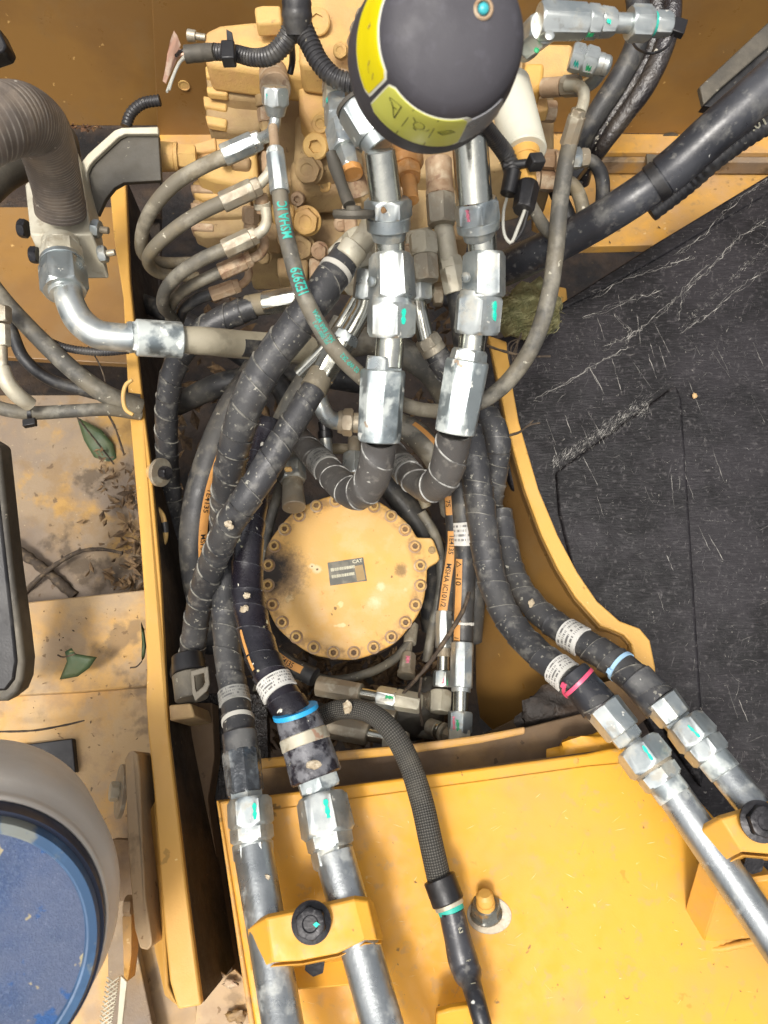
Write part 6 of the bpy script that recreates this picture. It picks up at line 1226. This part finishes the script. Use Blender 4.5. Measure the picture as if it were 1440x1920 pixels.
for i in range(200):
    u = random.random(); x = 1270 + 170 * u; y = 620 - 160 * u + random.gauss(0, 5); a = rad(random.gauss(-30, 30)); L_ = random.uniform(2, 8)
    LN.append(([(x, y), (x + math.cos(a) * L_ / 2, y + math.sin(a) * L_ / 2), (x + math.cos(a) * L_, y + math.sin(a) * L_)], random.uniform(.0001, .0004)))
scr('scuff_marks', LN)
lump('clay_spot', 1303, 742, (ZM(1303, 742, .006) - CAM).dot(VIEW), .0045, .005, .002, STEP, tm, 6, .8, 131)
# ================================================================== debris
def leaf(name, label, pts, mid, mat, cat='leaf', lift=.003):
    c = [P(*p) for p in pts]; n = len(c); m = [P(*p) for p in mid]
    t = thing(name, label, cat, c[0])
    vs = c + m; fs = []
    ctr = sum(c, Vector()) / n; vs = c + [v.lerp(ctr, .35) - VIEW * lift for v in c] + [ctr - VIEW * lift * .5]
    for i in range(n):
        j = (i + 1) % n; fs += [[i, j, n + j, n + i], [n + i, n + j, 2 * n]]
    o = mk('leaf_blade', vs, fs, mat, t, smooth=60)
    s = o.modifiers.new('thickness', 'SOLIDIFY'); s.thickness = .0007
    if mid: tube('leaf_stem', Path([(*p, 3) for p in mid], .003), TWIG, t, seg=6)
    return t
ld = dep(1.39, 830)
leaf('leaf', 'pointed green leaf lying on the dirty deck beside the left plate', [(144, 782, ld), (160, 790, ld), (190, 806, ld), (212, 832, ld), (222, 870, ld), (220, 884, ld), (200, 876, ld), (176, 856, ld), (158, 826, ld)], [(144, 782, ld - .004), (180, 828, ld - .006), (226, 886, ld - .004)], LEAF)
ld = 1.21
leaf('leaf', 'torn dark green leaf piece on the beige step plate', [(112, 1274, ld), (126, 1240, ld), (122, 1222, ld), (134, 1215, ld), (142, 1226, ld), (182, 1232, ld), (168, 1252, ld), (146, 1268, ld), (124, 1272, ld)], [(142, 1226, ld - .004), (118, 1232, ld - .004), (108, 1228, ld - .003)], LEAF)
ld = 1.21
leaf('leaf', 'narrow green leaf standing against the left plate on the beige step', [(265, 1166, ld), (270, 1180, ld), (274, 1212, ld), (271, 1232, ld), (266, 1240, ld), (267, 1200, ld)], [(266, 1240, ld - .003), (256, 1250, ld - .003), (244, 1252, ld - .003)], LEAF)
def twig(label, pts, side=()):
    t = thing('twig', label, 'twig', P(*pts[0][:3])); tube('stem', Path(pts, .004), TWIG, t, seg=8, prof=lambda s: 1 + .18 * math.sin(s * 210) * math.sin(s * 71))
    for s in side: tube('side_shoot', Path(s, .004), TWIG, t, seg=6)
d_ = dep(1.375, 1050)
twig('thick dark twig lying across the dirty deck at the left', [(10, 1018, d_, 20), (60, 1050, d_, 19), (100, 1082, d_, 19), (140, 1118, d_, 20)])
twig('thin curved twig crossing the thick one on the dirty deck', [(38, 1120, d_, 11), (80, 1078, d_ - .01, 9), (115, 1052, d_ - .01, 9), (150, 1034, d_, 8), (190, 1030, d_, 7), (230, 1037, d_, 6)], [[(118, 1051, d_, 5), (116, 1042, d_ - .005, 5)], [(145, 1036, d_, 5), (150, 1028, d_ - .005, 4)], [(48, 1110, d_, 7), (46, 1098, d_ - .005, 6)]])
twig('thin dry stalk lying on the lower deck above the tub', [(-20, 1372, 1.2, 4), (60, 1370, 1.2, 4), (120, 1360, 1.2, 4), (158, 1351, 1.2, 3)])
twig('long wiry stalk hanging over the steel fittings right of the motor', [(880, 1110, 1.2, 7), (868, 1145, 1.19, 8), (835, 1200, 1.18, 9), (800, 1250, 1.19, 8), (765, 1290, 1.2, 7), (735, 1325, 1.2, 6)], [[(790, 1270, 1.19, 5), (786, 1310, 1.19, 6), (792, 1360, 1.2, 6)]])
twig('pale bent straw sticking out over the black panel by the straw nest', [(912, 648, 1.1, 5), (950, 660, 1.08, 5), (990, 668, 1.07, 4), (1032, 668, 1.07, 4)])
twig('thorny twig caught on the curved plate edge', [(956, 816, 1.14, 5), (975, 810, 1.13, 5), (990, 798, 1.12, 4), (1012, 793, 1.12, 3)], [[(990, 798, 1.12, 3), (1000, 788, 1.12, 2)]])
twig('dangling root thread between left plate and small hoses', [(165, 650, 1.24, 3), (185, 680, 1.24, 3), (198, 720, 1.24, 3), (196, 760, 1.24, 4), (215, 800, 1.26, 4), (232, 850, 1.3, 4)])
# loose debris, dead leaves heap by the left plate
def heap(name, label, n, fx, mats, size, cat):
    vs, fs = [], []
    for i in range(n):
        x, y, d = fx(); c = P(x, y, d); s = random.uniform(*size)
        u = Vector((random.gauss(0, 1), random.gauss(0, 1), random.gauss(0, .35))).normalized(); w = Vector((0, 0, 1)) + Vector((random.gauss(0, .5), random.gauss(0, .5), 0)); v = u.cross(w).normalized()
        b = len(vs); a = random.uniform(.25, .55); n_ = u.cross(v) * s * .25
        vs += [c - u * s, c + v * s * a + n_, c + u * s, c - v * s * a + n_, c + n_ * -.6]
        fs += [[b, b + 1, b + 4], [b + 1, b + 2, b + 4], [b + 2, b + 3, b + 4], [b + 3, b, b + 4]]
    return mk(name, vs, fs, mats, None, smooth=None, kind='stuff', tag=(label, cat))
def f1():
    y = random.uniform(880, 1112); u = random.random()
    w = 30 + 60 * max(0, math.sin((y - 850) / 260 * math.pi)) + (40 if y > 1060 else 0)
    return (270 - w * abs(random.gauss(0, .5)) * 1.0, y, dep(random.uniform(1.36, 1.39), y))
heap('dead_leaves', 'brown dead leaves and dirt gathered against the left plate on the deck', 190, f1, LEAFD, (.002, .017), 'dead leaves')
def f2():
    return (random.uniform(170, 250), random.uniform(840, 930) + 0, dep(1.385, 880))
heap('dead_leaves', 'scatter of brown leaf crumbs below the green leaf', 40, f2, LEAFD, (.003, .010), 'dead leaves')
def f3():
    y = random.uniform(1140, 1420); return (random.uniform(50, 300), y, dep(1.284 if y < 1290 else 1.305, y))
heap('crumbs', 'sparse dirt crumbs on the beige step and lower deck', 60, f3, LEAFD, (.0008, .0035), 'dirt crumbs')
def f4():
    x = random.uniform(480, 840); return (x, random.uniform(1225, 1400), random.uniform(1.36, 1.46))
heap('dead_leaves', 'dark mass of dead leaves packed under the motor cover', 500, f4, LEAFD, (.008, .025), 'dead leaves')
def f5():
    return (random.choice((random.uniform(330, 520), random.uniform(760, 880))), random.uniform(560, 1180), random.uniform(1.5, 1.7))
heap('dead_leaves', 'dim leaf litter on the floor deep in the bay', 300, f5, LEAFD, (.01, .03), 'dead leaves')
def f6():
    y = random.uniform(290, 460); return (random.uniform(1110, 1440), y, dep(1.162, y))
heap('crumbs', 'few brown crumbs scattered on the yellow rear deck', 36, f6, LEAFD, (.001, .005), 'dirt crumbs')
# straw nest
t = thing('straw_nest', 'grey green bundle of dry grass wedged beside the curved plate', 'grass bundle', P(990, 590, 1.25))
lump('bundle', 992, 585, 1.26, .056, .045, .04, HAY, t, 14, .35, 111)
vs, fs = [], []
for i in range(420):
    a = random.uniform(0, 6.28); r_ = math.sqrt(random.random()); x = 992 + 58 * r_ * math.cos(a); y = 585 + 46 * r_ * math.sin(a)
    d = 1.255 - .045 * math.sqrt(max(0, 1 - r_ * r_)) - .003 * random.random(); th = random.uniform(0, 6.28); L_ = random.uniform(10, 34); cv = random.uniform(-10, 10)
    for k_ in range(4):
        u0, u1 = k_ / 4 - .5, (k_ + 1) / 4 - .5; b = len(vs)
        for u in (u0, u1):
            X = x + math.cos(th) * u * L_ - math.sin(th) * cv * (1 - 4 * u * u); Y = y + math.sin(th) * u * L_ + math.cos(th) * cv * (1 - 4 * u * u)
            vs += [P(X, Y, d), P(X + .9, Y + .9, d - .001)]
        fs.append([b, b + 1, b + 3, b + 2])
mk('grass_blades', vs, fs, HAY, t, smooth=None, kind='stuff')
for i in range(5):
    tube('loose_stalk', Path([(930 + random.random() * 60, 640 - random.random() * 20, 1.2, 3), (950 + random.random() * 60, 648 + random.random() * 30, 1.17, 3), (955 + random.random() * 40, 690 + random.random() * 20, 1.16, 2)], .004), TWIG, t, seg=6)
